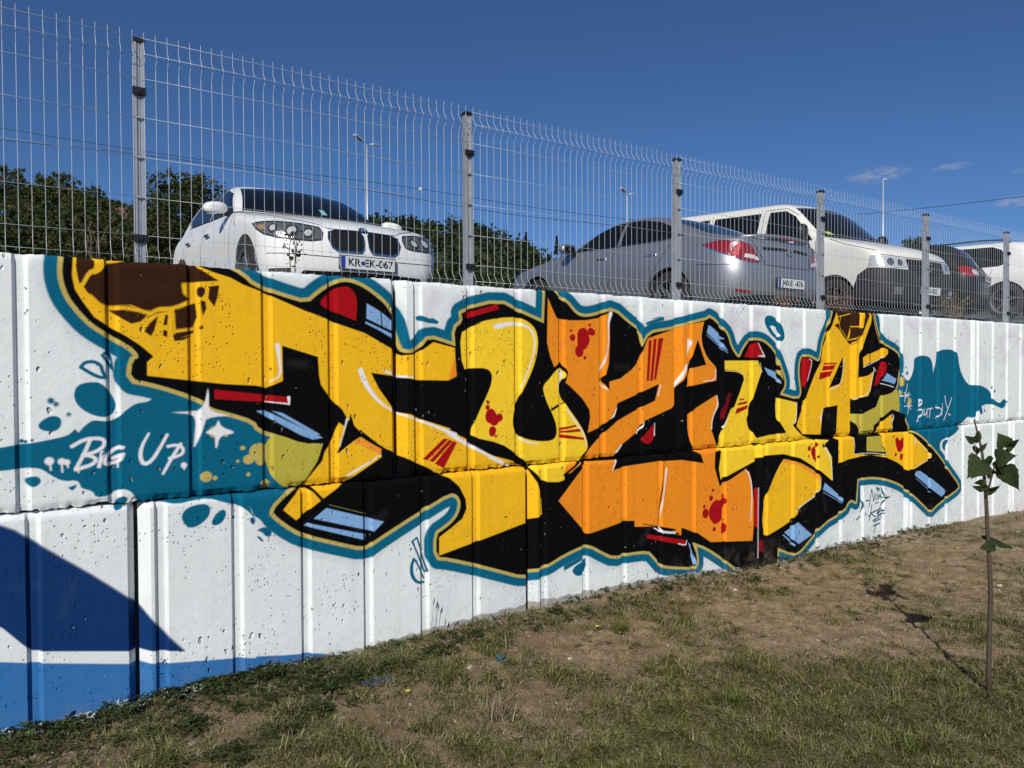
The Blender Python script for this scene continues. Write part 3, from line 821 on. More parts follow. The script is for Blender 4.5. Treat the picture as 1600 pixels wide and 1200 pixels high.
def ground_material():
    m, nt, p = nodes_of('worn_soil')
    geo = nt.nodes.new('ShaderNodeNewGeometry'); P = geo.outputs['Position']
    a = nt.nodes.new('ShaderNodeAttribute'); a.attribute_name = 'cover'
    n1 = tex_noise(nt, P, 3.0, 6, .65); n2 = tex_noise(nt, P, 26, 6, .7); n3 = tex_noise(nt, P, 120, 4, .7)
    soilc = mixc(nt, ramp(nt, n1, .3, .7), (.32, .235, .135), (.52, .41, .26))
    soilc = mixc(nt, ramp(nt, n2, .35, .72), mixc(nt, .5, soilc, (.11, .075, .045)), soilc)
    sx = nt.nodes.new('ShaderNodeSeparateXYZ'); nt.links.new(P, sx.inputs[0])
    damp = ramp(nt, mth(nt, 'ADD', sx.outputs[0], mth(nt, 'MULTIPLY', n1, 2.4)), 4.6, 2.2)
    soilc = mixc(nt, mth(nt, 'MULTIPLY', damp, .45), soilc, (.105, .068, .036))
    litter = mixc(nt, ramp(nt, n3, .35, .65), (.040, .038, .014), (.19, .165, .075))
    fac = ramp(nt, mth(nt, 'ADD', a.outputs['Fac'], mth(nt, 'MULTIPLY', mth(nt, 'SUBTRACT', n2, .5), .9)), .25, .75)
    col = mixc(nt, mth(nt, 'MULTIPLY', fac, .75), soilc, litter)
    # pale grit
    vo = nt.nodes.new('ShaderNodeTexVoronoi'); vo.inputs['Scale'].default_value = 75; nt.links.new(P, vo.inputs['Vector'])
    sc = nt.nodes.new('ShaderNodeSeparateColor'); nt.links.new(vo.outputs['Color'], sc.inputs[0])
    grit = mth(nt, 'MULTIPLY', mth(nt, 'GREATER_THAN', sc.outputs[0], .93), ramp(nt, vo.outputs['Distance'], .32, .22))
    col = mixc(nt, mth(nt, 'MULTIPLY', grit, .7), col, (.42, .37, .29))
    nt.links.new(col, p.inputs['Base Color'])
    p.inputs['Roughness'].default_value = .95; p.inputs['Specular IOR Level'].default_value = .1
    h = mth(nt, 'ADD', mth(nt, 'MULTIPLY', n2, .022), mth(nt, 'MULTIPLY', n3, .008))
    h = mth(nt, 'ADD', h, mth(nt, 'MULTIPLY', grit, .004))
    b = nt.nodes.new('ShaderNodeBump'); b.inputs['Strength'].default_value = .9; b.inputs['Distance'].default_value = 1.0
    nt.links.new(h, b.inputs['Height']); nt.links.new(b.outputs['Normal'], p.inputs['Normal'])
    return m
ground = link('ground', me, None, ground_material()); tag(ground, kind='structure')

def yard_z(x, y):
    return WALL_TOP - .16 + .05 * min(y, 60) + .055 * max(0.0, min(x, 30) - 8.5) * min(1.0, max(0.0, (y - .6) / 1.4))
WALL_TOP = EYE + 0.527
yx = np.concatenate([np.linspace(-80, -6, 8), np.arange(-4, 30, 2.0), np.linspace(32, 160, 10)])
yy = np.concatenate([[.598, 1.1, 1.6], np.arange(2, 20, 1.5), np.linspace(22, 110, 10)])
V = np.array([(x, y, yard_z(x, y)) for y in yy for x in yx]); n = len(yx)
F = [(j * n + i, j * n + i + 1, (j + 1) * n + i + 1, (j + 1) * n + i) for j in range(len(yy) - 1) for i in range(n - 1)]
m_asph = simple('asphalt', (.05, .05, .052), .9, vary=.3, scale=3, bump=.5, bscale=90)
yard = link('car_park', np_mesh('car_park', V, F), None, m_asph); tag(yard, kind='structure')
# ---------------------------------------------------------------- retaining wall of precast blocks

JOINT = WALL_TOP - 1.1506
BLOCK, GAP, PITCH = 2.313, 0.018, 0.358
U0, L0 = 1.862, 0.487            # x of one joint in the upper and in the lower course

def wall_material():
    m, nt, p = nodes_of('painted_concrete')
    geo = nt.nodes.new('ShaderNodeNewGeometry')
    sep = nt.nodes.new('ShaderNodeSeparateXYZ'); nt.links.new(geo.outputs['Position'], sep.inputs[0])
    u = mth(nt, 'DIVIDE', mth(nt, 'SUBTRACT', sep.outputs['X'], MX0), MX1 - MX0)
    v = mth(nt, 'DIVIDE', mth(nt, 'SUBTRACT', sep.outputs['Z'], MZ0), MZ1 - MZ0)
    cmb = nt.nodes.new('ShaderNodeCombineXYZ'); nt.links.new(u, cmb.inputs[0]); nt.links.new(v, cmb.inputs[1])
    im = nt.nodes.new('ShaderNodeTexImage'); im.image = mural_img; im.extension = 'EXTEND'; im.interpolation = 'Linear'
    nt.links.new(cmb.outputs[0], im.inputs['Vector'])
    P = geo.outputs['Position']
    # uneven coat of paint, dust near the soil
    n1 = tex_noise(nt, P, 2.2, 5, 0.6); n2 = tex_noise(nt, P, 22, 4, 0.6)
    shade = mth(nt, 'ADD', mth(nt, 'MULTIPLY', n1, 0.15), mth(nt, 'MULTIPLY', n2, 0.10))
    mps = nt.nodes.new('ShaderNodeMapping'); mps.inputs['Scale'].default_value = (9, 9, .55); nt.links.new(P, mps.inputs['Vector'])
    streak = ramp(nt, tex_noise(nt, mps.outputs[0], 1.6, 5, .6), .50, .80)
    shade = mth(nt, 'SUBTRACT', mth(nt, 'ADD', shade, 0.885), mth(nt, 'MULTIPLY', streak, .10))
    shc = nt.nodes.new('ShaderNodeCombineXYZ')
    for i in range(3): nt.links.new(shade, shc.inputs[i])
    col = mixc(nt, 1.0, im.outputs['Color'], shc.outputs[0], 'MULTIPLY')
    dirt = mth(nt, 'MULTIPLY', ramp(nt, sep.outputs['Z'], 0.22, -0.02), ramp(nt, tex_noise(nt, P, 9, 6, 0.7), 0.45, 0.75))
    col = mixc(nt, mth(nt, 'MULTIPLY', dirt, 0.45), col, (0.27, 0.22, 0.16))
    # blow holes: big sparse ones and fine ones, gathered in patches
    def holes(scale, lo, hi, patch_scale, p0, p1, stretch, gate_at):
        mp = nt.nodes.new('ShaderNodeMapping'); mp.inputs['Scale'].default_value = stretch
        nt.links.new(P, mp.inputs['Vector'])
        wob = nt.nodes.new('ShaderNodeTexNoise'); wob.inputs['Scale'].default_value = scale * 0.9
        nt.links.new(mp.outputs[0], wob.inputs['Vector'])
        add = nt.nodes.new('ShaderNodeVectorMath'); add.operation = 'MULTIPLY_ADD'
        nt.links.new(wob.outputs['Color'], add.inputs[0]); add.inputs[1].default_value = (0.9 / scale,) * 3
        nt.links.new(mp.outputs[0], add.inputs[2])
        vo = nt.nodes.new('ShaderNodeTexVoronoi'); vo.inputs['Scale'].default_value = scale
        nt.links.new(add.outputs[0], vo.inputs['Vector'])
        pit = ramp(nt, vo.outputs['Distance'], hi, lo)
        keep = nt.nodes.new('ShaderNodeSeparateColor'); nt.links.new(vo.outputs['Color'], keep.inputs[0])
        patch = ramp(nt, tex_noise(nt, P, patch_scale, 3), p0, p1)
        gate = mth(nt, 'GREATER_THAN', mth(nt, 'ADD', keep.outputs[0], mth(nt, 'MULTIPLY', patch, 0.55)), gate_at)
        return mth(nt, 'MULTIPLY', pit, gate)
    h1 = holes(24, 0.10, 0.24, 2.3, 0.46, 0.60, (1, 1, 0.7), 1.10)
    h2 = holes(62, 0.12, 0.32, 3.1, 0.46, 0.60, (1, 1, 0.9), 1.10)
    h3 = holes(11, 0.035, 0.09, 1.2, 0.45, 0.65, (1.3, 1, 0.8), 1.08)
    pits = mth(nt, 'MAXIMUM', mth(nt, 'MAXIMUM', h1, h3), mth(nt, 'MULTIPLY', h2, 0.7))
    # the spray never reached the bottoms of the holes: raw cement shows there
    raw = mth(nt, 'MULTIPLY', ramp(nt, pits, 0.55, 0.9), 0.5)
    col = mixc(nt, raw, col, (0.30, 0.29, 0.27))
    nt.links.new(col, p.inputs['Base Color'])
    p.inputs['Roughness'].default_value = 0.85
    p.inputs['Specular IOR Level'].default_value = 0.06
    grain = tex_noise(nt, P, 130, 4, 0.6)
    grain2 = tex_noise(nt, P, 14, 5, 0.55)
    hgt = mth(nt, 'ADD', mth(nt, 'MULTIPLY', grain, 0.0012), mth(nt, 'MULTIPLY', grain2, 0.004))
    hgt = mth(nt, 'SUBTRACT', hgt, mth(nt, 'MULTIPLY', pits, 0.012))
    b = nt.nodes.new('ShaderNodeBump'); b.inputs['Strength'].default_value = 0.9; b.inputs['Distance'].default_value = 1.0
    nt.links.new(hgt, b.inputs['Height']); nt.links.new(b.outputs['Normal'], p.inputs['Normal'])
    return m
M_WALL = wall_material()

def block_mesh(z0, z1, off, upper, seed):
    """one block, local x from 0; front face towards -y, flutes cut into it"""
    rng = np.random.default_rng(seed)
    W = BLOCK - GAP
    key = [(0, .052), (.046, .002), (.050, 0.0)]
    for k in range(7):
        g = off + k * PITCH
        if g + .058 > W - .038: break
        key += [(g - .002, 0.0), (g, .001), (g + .011, .0170), (g + .013, .0178), (g + .043, .0178), (g + .045, .0170), (g + .059, .001), (g + .061, 0.0)]
    key += [(W - .034, 0.0), (W - .031, .002), (W, .052)]
    kx = [k[0] for k in key]; ky = [k[1] for k in key]
    xs = np.unique(np.round(np.concatenate([np.array(kx), np.arange(0, W, 0.012)]), 4))
    keep = [xs[0]]
    for x in xs[1:]:
        if x - keep[-1] > 0.0012: keep.append(x)
    xs = np.array(keep)
    prof = np.interp(xs, kx, ky)
    H = z1 - z0
    if upper:
        zs = np.array([0, .004, .010, .018, .028, .042, .07, .15, .3, .45, .6, .75, .9, 1.02, 1.08, 1.115, 1.13, H - .010, H - .004, H])
    else:
        zs = np.array([0, .1, .25, .4, .55, .7, .85, .98, 1.06, 1.10, 1.118, 1.128, 1.136, H - .007, H - .002, H])
    nx, nz = len(xs), len(zs)
    def rough(freq, amp, ph):
        return np.array([noise.noise(Vector((x * freq + ph, ph * 1.7, 0.3))) for x in xs]) * amp
    Y = np.tile(prof, (nz, 1)); Z = np.tile(zs[:, None] + z0, (1, nx))
    X = np.tile(xs, (nz, 1))
    for j, z in enumerate(zs):
        lowd, topd = z, H - z
        if upper:
            if lowd < .03:                      # ragged, broken lower arris
                e = np.clip(rough(9, .030, seed) + rough(38, .022, seed + 5) + .008, 0, .04)
                Y[j] += e * (1 - lowd / .03) + .006 * (1 - lowd / .03)
                Z[j] += np.clip(rough(14, .012, seed + 9) + rough(55, .012, seed + 3), -.004, .016) * (1 - lowd / .03)
            if topd < .02:
                Y[j] += (1 - topd / .02) * (.010 + np.clip(rough(20, .02, seed + 2), 0, .02))
                Z[j] += (1 - topd / .02) * (rough(6, .006, seed + 7) + rough(40, .004, seed + 8))
        else:
            if topd < .030:
                t = 1 - topd / .030
                Y[j] += t * t * .028 + np.clip(rough(30, .006, seed), 0, .01) * t
                Z[j] += t * (rough(8, .004, seed + 1) + rough(45, .003, seed + 4))
    Y = Y + np.array([[noise.noise(Vector((x * 3 + seed, z * 3, 0))) for x in xs] for z in zs]) * .0022
    V = np.stack([X, Y, Z], -1).reshape(-1, 3)
    F = []
    for j in range(nz - 1):
        for i in range(nx - 1):
            a = j * nx + i
            F.append((a, a + 1, a + nx + 1, a + nx))
    V = [tuple(v) for v in V]
    b = len(V)
    D = 0.6
    V += [(x, D, z0) for x in xs] + [(x, D, z1) for x in xs]
    for i in range(nx - 1):
        t = (nz - 1) * nx + i
        F.append((t, t + 1, b + nx + i + 1, b + nx + i))
        F.append((i + 1, i, b + i, b + i + 1))
        F.append((b + i + 1, b + i, b + nx + i, b + nx + i + 1))
    F.append(tuple(j * nx for j in reversed(range(nz))) [::-1] + (b + nx, b))
    F.append(tuple(j * nx + nx - 1 for j in range(nz)) + (b + nx + nx - 1, b + nx - 1))
    me = bpy.data.meshes.new('concrete_block')
    me.from_pydata(V, [], F)
    bm = bmesh.new(); bm.from_mesh(me)
    bmesh.ops.recalc_face_normals(bm, faces=bm.faces)
    bm.to_mesh(me); bm.free()
    me.polygons.foreach_set('use_smooth', [True] * len(me.polygons))
    me.set_sharp_from_angle(angle=R(24))
    return me

wall = empty('retaining_wall', (3.0, 0.3, 0.0))
tag(wall, 'fluted concrete block retaining wall covered by yellow and orange graffiti', 'wall')
for k in range(-2, 6):
    for up in (True, False):
        x0 = (U0 if up else L0) + k * BLOCK
        if x0 > 13 or x0 + BLOCK < -3: continue
        jit = 0.004 * math.sin(k * 5.3 + (1 if up else 0))
        me = block_mesh(JOINT + .005, WALL_TOP, .091, True, 10 + k) if up else block_mesh(JOINT - 1.15, JOINT - .004, .066, False, 40 + k)
        o = link('concrete_block', me, wall, M_WALL)
        o.location = Vector((x0 + GAP / 2, jit * .5, 0)) - wall.location
# dark box set behind the joints
mb = MB().box((-5, .07, -0.3), (16, .58, WALL_TOP - .06))
M_CORE = simple('joint_backing_dark', (0.06, 0.055, 0.05), 0.95)
c = mb.build('joint_backing', M_CORE, wall); c.location = -wall.location
# ---------------------------------------------------------------- welded mesh fence on the wall
M_GALV = simple('galvanised_steel', (.47, .485, .50), .42, metal=.55, vary=.22, scale=14)
M_WIRE = simple('galvanised_wire', (.52, .55, .58), .45, metal=.25, vary=.12, scale=5)
M_BLKP = simple('black_plastic', (.012, .012, .013), .45)
FY, POST0, SPAN = .15, .540, 1.9015
fence = empty('wire_mesh_fence', (POST0 + 2.5 * SPAN, FY, WALL_TOP))
tag(fence, 'galvanised welded mesh fence with folded wires and steel posts on top of the painted wall', 'fence')

def part(name, me, mat, loc):
    o = link(name, me, fence, mat); o.location = Vector(loc) - fence.location
    return o
# post: channel section with two raised rails
mb = MB()
H = 1.105
mb.box((-.024, .012, -.02), (.024, .052, H)); mb.box((-.024, .004, -.02), (-.011, .0115, H)); mb.box((.011, .004, -.02), (.024, .0115, H)); mb.box((-.003, .008, -.02), (.003, .0118, H))
post_me = mb.mesh('fence_post')
cap_me = MB().box((-.028, .000, 0), (.028, .057, .012)).box((-.024, .003, .0121), (.024, .054, .019)).mesh('post_cap')
clip_me = MB().box((-.030, -.012, -.018), (.030, .0035, .018)).box((-.008, -.018, -.010), (.008, -.0121, .010)).mesh('clamp')
stay_me = MB().box((-.014, -.006, -.004), (.014, .0035, .004)).mesh('wire_stay')
# vertical wire with two folds towards the viewer
prof = [(0, -.03), (0, .0), (-.036, .042), (0, .088), (0, .14), (0, .6), (0, .975), (0, .985), (-.036, 1.033), (0, 1.080), (0, 1.152)]
vw_me = MB().tube([(0, y, z) for y, z in prof], .0014, 6).mesh('vertical_wire', True)
HW = [(.042, -.036), (.149, 0), (.339, 0), (.536, 0), (.731, 0), (.924, 0), (1.033, -.036), (1.122, 0)]
hw_me = MB().tube([(-SPAN / 2 + .012, 0, 0), (-SPAN / 6, 0, .001), (SPAN / 6, 0, -.001), (SPAN / 2 - .012, 0, 0)], .0012, 6).mesh('horizontal_wire', True)
post_x = [POST0 + i * SPAN for i in range(-2, 7)]
fr = random.Random(5)
for i, x in enumerate(post_x):
    p = part('fence_post', post_me, M_GALV, (x, FY, WALL_TOP))
    p.rotation_euler = (fr.uniform(-.004, .004), fr.uniform(-.004, .004), 0)
    for nm, me, mt, z in (('post_cap', cap_me, M_BLKP, H), ('clamp', clip_me, M_BLKP, .86), ('clamp', clip_me, M_BLKP, .135)):
        c = link(nm, me, p, mt); c.location = (0, 0, z)
    for z in (.339, .536, .731):
        c = link('wire_stay', stay_me, p, M_GALV); c.location = (0, 0, z)
STEP = SPAN / 36
for i in range(len(post_x) - 1):
    x0 = post_x[i]
    sag = fr.uniform(-.006, .006)
    for k in range(36):
        x = x0 + (k + .5) * STEP
        if x < -2.6 or x > 11.0: continue
        o = part('vertical_wire', vw_me, M_WIRE, (x + fr.uniform(-.0012, .0012), FY + fr.uniform(-.001, .001), WALL_TOP + sag * (k / 36)))
    for z, y in HW:
        part('horizontal_wire', hw_me, M_WIRE, (x0 + SPAN / 2, FY + y - .0045, WALL_TOP + z + sag * .5))
# ---------------------------------------------------------------- car building kit: bodies from stacked plan outlines, details laid on the body surface
def ring_pts(k):
    z, yf, yr, w, cf, cr, rf, rr = k
    rfx, rfy = rf; rrx, rry = rr
    rfx = min(rfx, w * .8); rrx = min(rrx, w * .8)
    pts = []
    for t in np.linspace(0, 1, 7)[:-1]:
        x = t * (w - rfx); pts.append((x, yf + cf * (x / w) ** 2))
    ya = yf + cf * ((w - rfx) / w) ** 2
    for t in np.linspace(0, 1, 6)[:-1]:
        a = t * math.pi / 2
        pts.append((w - rfx + rfx * math.sin(a), ya + rfy * (1 - math.cos(a))))
    yb = yr - cr * ((w - rrx) / w) ** 2
    s0, s1 = ya + rfy, yb - rry
    for t in np.linspace(0, 1, 15)[:-1]:
        pts.append((w * (1 - .018 * (2 * t - 1) ** 2 * 0), s0 + (s1 - s0) * t))
    for t in np.linspace(0, 1, 6)[:-1]:
        a = t * math.pi / 2
        pts.append((w - rrx + rrx * math.cos(a), yb - rry + rry * math.sin(a)))
    for t in np.linspace(1, 0, 7):
        x = t * (w - rrx); pts.append((x, yr - cr * (x / w) ** 2))
    full = pts + [(-x, y) for x, y in pts[1:-1]][::-1]
    return [(x, y, z) for x, y in full]

class Car:
    def __init__(self, name, keys, mat, L, level=2):
        self.name, self.L, self.mat = name, L, mat
        rings = [ring_pts(k) for k in keys]
        n = len(rings[0])
        V = [p for r in rings for p in r]
        F = []
        for j in range(len(rings) - 1):
            for i in range(n):
                a, b = j * n + i, j * n + (i + 1) % n
                F.append((a, b, b + n, a + n))
        F.append(tuple(reversed(range(n))))
        F.append(tuple((len(rings) - 1) * n + i for i in range(n)))
        me = bpy.data.meshes.new('body'); me.from_pydata(V, [], F)
        bm = bmesh.new(); bm.from_mesh(me); bmesh.ops.recalc_face_normals(bm, faces=bm.faces); bm.to_mesh(me); bm.free()
        self.root = None
        o = bpy.data.objects.new('body_cage', me); COL.objects.link(o)
        md = o.modifiers.new('s', 'SUBSURF'); md.levels = md.render_levels = level
        dg = bpy.context.evaluated_depsgraph_get()
        self.me = bpy.data.meshes.new_from_object(o.evaluated_get(dg))
        bpy.data.objects.remove(o)
        self.parts = []
    def arches(self, specs):
        """specs: (y, z, radius): wheel housings cut from both flanks"""
        o = bpy.data.objects.new('cut_body', self.me); COL.objects.link(o)
        cut = MB()
        for y, z, r in specs:
            for s in (-1, 1):
                c = MB().lathe([(0.001, s * .56), (r, s * .56), (r, s * 1.3), (0.001, s * 1.3)], 'x', 40, (0, y, z))
                cut.add(c.V, c.F)
        co = cut.build('cutter', None)
        md = o.modifiers.new('b', 'BOOLEAN'); md.object = co; md.operation = 'DIFFERENCE'; md.solver = 'EXACT'
        dg = bpy.context.evaluated_depsgraph_get()
        new = bpy.data.meshes.new_from_object(o.evaluated_get(dg))
        bpy.data.objects.remove(o); bpy.data.objects.remove(co)
        self.full = self.me
        self.me = new
        self.bvh()
    def bvh(self):
        me = getattr(self, 'full', self.me)
        self.tree = BVHTree.FromPolygons([v.co.copy() for v in me.vertices], [tuple(p.vertices) for p in me.polygons])
        self.me.name = 'body'
        self.me.polygons.foreach_set('use_smooth', [True] * len(self.me.polygons))
        self.me.set_sharp_from_angle(angle=R(38))
    def cast(self, u, z, phi, off):
        ua = Vector((math.cos(phi), math.sin(phi), 0)); d = Vector((-math.sin(phi), math.cos(phi), 0))
        mid = Vector((0, self.L / 2, 0))
        o = ua * (u - ua.dot(mid)) + mid + Vector((0, 0, z)) - d * 8
        h, nrm, _, _ = self.tree.ray_cast(o, d)
        if h is None: return None
        if nrm.dot(d) > 0: nrm = -nrm
        return h + nrm * off - d * off * .3
    def patch(self, name, pts, phi, mat, off=.004, parent=None, smooth=0, res=.05, rim=.012):
        """a panel lying on the body inside an outline given by 3D points seen along a level direction"""
        ca, sa = math.cos(phi), math.sin(phi)
        P = np.array([(p[0] * ca + p[1] * sa, p[2]) for p in pts])
        if smooth: P = chaikin(P, smooth)
        out = []
        for i in range(len(P)):
            a, b = P[i], P[(i + 1) % len(P)]
            m = max(1, int(np.linalg.norm(b - a) / res))
            for k in range(m): out.append(a + (b - a) * k / m)
        nb = len(out)
        lo, hi = P.min(0), P.max(0)
        def inside(q):
            c = False
            for i in range(len(P)):
                a, b = P[i - 1], P[i]
                if (a[1] > q[1]) != (b[1] > q[1]) and q[0] < (b[0] - a[0]) * (q[1] - a[1]) / (b[1] - a[1]) + a[0]: c = not c
            return c
        vs_ = [Vector(q) for q in out]
        for x in np.arange(lo[0] + res / 2, hi[0], res):
            for y in np.arange(lo[1] + res / 2, hi[1], res):
                if inside((x, y)) and min(np.hypot(q[0] - x, q[1] - y) for q in out) > res * .4: vs_.append(Vector((x, y)))
        r = delaunay_2d_cdt(vs_, [(i, (i + 1) % nb) for i in range(nb)], [list(range(nb))], 1, 1e-5)
        V3, ok = [], []
        last = None
        for v in r[0]:
            h = self.cast(v[0], v[1], phi, off)
            V3.append(h); ok.append(h is not None)
        Fs = [tuple(f) for f in r[2] if all(ok[i] for i in f)]
        V3 = [h if h is not None else Vector((0, 0, 0)) for h in V3]
        # turn the rim down into the body so that the panel has an edge
        bnd = {}
        for f in Fs:
            for i in range(len(f)):
                e = (f[i], f[(i + 1) % len(f)])
                if (e[1], e[0]) in bnd: del bnd[(e[1], e[0])]
                else: bnd[e] = 1
        d = Vector((-math.sin(phi), math.cos(phi), 0))
        base = len(V3); V3 = V3 + [v + d * rim for v in V3]
        Fs += [(b, a, a + base, b + base) for a, b in bnd]
        me = bpy.data.meshes.new(name); me.from_pydata([tuple(v) for v in V3], [], Fs)
        bm = bmesh.new(); bm.from_mesh(me)
        bmesh.ops.delete(bm, geom=[v for v in bm.verts if not v.link_faces], context='VERTS')
        bmesh.ops.recalc_face_normals(bm, faces=bm.faces)
        # recalc may flip an open sheet: face it outwards
        s = sum((f.normal.dot(d) * f.calc_area() for f in bm.faces))
        if s > 0: bmesh.ops.reverse_faces(bm, faces=bm.faces)
        bm.to_mesh(me); bm.free()
        me.polygons.foreach_set('use_smooth', [True] * len(me.polygons)); me.set_sharp_from_angle(angle=R(40))
        self.parts.append((name, me, mat, parent))
        return len(self.parts) - 1
    def strip(self, name, pts, phi, mat, w=.006, off=.002, parent=None, closed=False):
        ca, sa = math.cos(phi), math.sin(phi)
        P = [np.array((p[0] * ca + p[1] * sa, p[2])) for p in pts]
        if closed: P.append(P[0])
        S = []
        for i in range(len(P) - 1):
            m = max(1, int(np.linalg.norm(P[i + 1] - P[i]) / .04))
            for k in range(m): S.append(P[i] + (P[i + 1] - P[i]) * k / m)
        S.append(P[-1])
        V, F = [], []
        for i in range(len(S)):
            t = S[min(i + 1, len(S) - 1)] - S[max(i - 1, 0)]; t = t / (np.linalg.norm(t) + 1e-9)
            nrm = np.array((-t[1], t[0])) * w / 2
            a = self.cast(*(S[i] + nrm), phi, off); b = self.cast(*(S[i] - nrm), phi, off)
            if a is None or b is None:
                if V: V += [V[-2], V[-1]]
                continue
            V += [a, b]
        for i in range(0, len(V) - 2, 2): F.append((i, i + 1, i + 3, i + 2))
        if not V: return
        me = bpy.data.meshes.new(name); me.from_pydata([tuple(v) for v in V], [], F)
        self.parts.append((name, me, mat, parent))
    def add(self, name, me, mat, parent=None, loc=(0, 0, 0), rot=(0, 0, 0)):
        self.parts.append((name, me, mat, parent, loc, rot)); return len(self.parts) - 1
    def finish(self, label, cat, loc, rz, group=None, slope=(0, 0)):
        root = empty(self.name, loc, rz); tag(root, label, cat, group)
        root.rotation_euler = (slope[0], slope[1], rz)
        b = link('body', self.me, root, self.mat)
        objs = []
        for p in self.parts:
            par = objs[p[3]] if p[3] is not None else root
            o = link(p[0], p[1], par, p[2])
            if len(p) > 4: o.location = p[4]; o.rotation_euler = p[5]
            objs.append(o)
        self.root = root
        return root

def wheel_meshes(r, w, spokes, rim_r):
    tyre = MB().lathe([(rim_r, -w / 2), (r * .93, -w / 2), (r * .985, -w * .40), (r, -w * .28), (r, w * .28), (r * .985, w * .40), (r * .93, w / 2), (rim_r, w / 2)], 'x', 40).mesh('wheel', True)
    rm = MB()
    for s in (-1, 1):
        rm.lathe([(rim_r + .004, s * w * .49), (rim_r + .004, s * w * .51), (rim_r - .018, s * w * .47), (rim_r - .028, s * w * .2), (rim_r - .028, 0)], 'x', 40)
        rm.lathe([(.001, s * w * .40), (.045, s * w * .40), (.065, s * w * .34), (.065, s * w * .1)], 'x', 20)
        for k in range(spokes):
            a = 2 * math.pi * k / spokes
            M = Matrix.Rotation(a, 4, 'X')
            y0, y1 = .05, rim_r - .02
            rm.box((min(s * w * .28, s * w * .38), -.017, y0), (max(s * w * .28, s * w * .38), .017, y1), M)
    rim = rm.mesh('rim')
    disc = MB().lathe([(.001, -.01), (rim_r - .05, -.01), (rim_r - .05, .01), (.001, .01)], 'x', 24).mesh('brake_disc')
    return tyre, rim, disc

def ellipsoid(name, r, n=20, m=12, cut=None):
    V, F = [], []
    for j in range(m + 1):
        t = math.pi * j / m
        for i in range(n):
            a = 2 * math.pi * i / n
            # fuller than an ellipsoid
            sx, sy, sz = math.sin(t) * math.cos(a), math.sin(t) * math.sin(a), math.cos(t)
            q = lambda c: math.copysign(abs(c) ** .8, c)
            V.append((r[0] * q(sx), r[1] * q(sy), r[2] * q(sz)))
    for j in range(m):
        for i in range(n):
            a, b = j * n + i, j * n + (i + 1) % n
            F.append((a, a + n, b + n, b))
    me = MB().add(V, F).mesh(name, True)
    return me

def text_mesh(s, size, depth=.001):
    cu = bpy.data.curves.new('lettering', 'FONT'); cu.body = s; cu.size = size; cu.extrude = depth; cu.offset = size * .018
    cu.align_x = 'CENTER'; cu.align_y = 'CENTER'; cu.resolution_u = 4
    o = bpy.data.objects.new('t', cu); COL.objects.link(o)
    dg = bpy.context.evaluated_depsgraph_get()
    me = bpy.data.meshes.new_from_object(o.evaluated_get(dg))
    bpy.data.objects.remove(o); bpy.data.curves.remove(cu)
    me.name = 'lettering'
    return me

M_GLASS = simple('dark_car_glass', (.006, .008, .010), .03, spec=.32, vary=.0)
M_TYRE = simple('tyre_rubber', (.018, .018, .018), .85)
M_RIM = simple('alloy_rim', (.20, .205, .21), .4, metal=.6)
M_DARKTRIM = simple('black_trim', (.010, .010, .011), .5)
M_GREYTRIM = simple('charcoal_bumper_plastic', (.022, .023, .025), .7, bump=.1, bscale=300)
M_CHROME = simple('chrome', (.75, .75, .76), .12, metal=1.0, vary=.02)
M_SEAM = simple('panel_gap', (.010, .010, .010), .9)
M_LAMP = simple('headlamp_reflector', (.36, .37, .39), .12, metal=.85, coat=1, vary=.45, scale=22, bump=.9, bscale=22)
M_LENS = simple('headlamp_lens', (.60, .61, .60), .16, metal=.25, coat=1, vary=.35, scale=45, bump=.5, bscale=40)
M_LAMPDARK = simple('headlamp_bowl', (.22, .22, .225), .18, metal=.55, coat=1, vary=.5, scale=18, bump=.7, bscale=26)
M_RED = simple('tail_lamp_red', (.26, .006, .008), .10, coat=1, vary=.45, scale=25, bump=.4, bscale=60)
M_CLEAR = simple('lamp_clear', (.62, .60, .58), .12, coat=1, vary=.3, scale=30)
M_AMBER = simple('indicator_amber', (.34, .20, .10), .2, coat=1)
M_PLATE = simple('plate_white', (.66, .67, .68), .45, vary=.04)
M_INK = simple('plate_ink', (.006, .006, .007), .5)
M_EUBLUE = simple('plate_blue', (.012, .05, .30), .45)
M_PWHITE = simple('white_paint', (.80, .80, .775), .35, coat=.35, vary=.03, scale=2)
M_PCREAM = simple('ivory_white_paint', (.76, .75, .69), .35, coat=.35, vary=.04, scale=2)
M_PSILVER = simple('silver_grey_paint', (.42, .43, .455), .44, metal=.8, coat=.12, vary=.05, scale=2)
_p = M_PSILVER.node_tree.nodes['Principled BSDF']; _p.inputs['Coat Roughness'].default_value = .22
M_PBLACK = simple('black_paint', (.008, .008, .009), .35, coat=.12, spec=.3, vary=.1)
M_STICK = simple('windscreen_sticker', (.20, .55, .62), .5, vary=.3, scale=40)
M_STICKY = simple('windscreen_disc', (.45, .62, .08), .5, vary=.3, scale=40)
M_BADGE = simple('badge_blue', (.06, .20, .50), .2, coat=1)

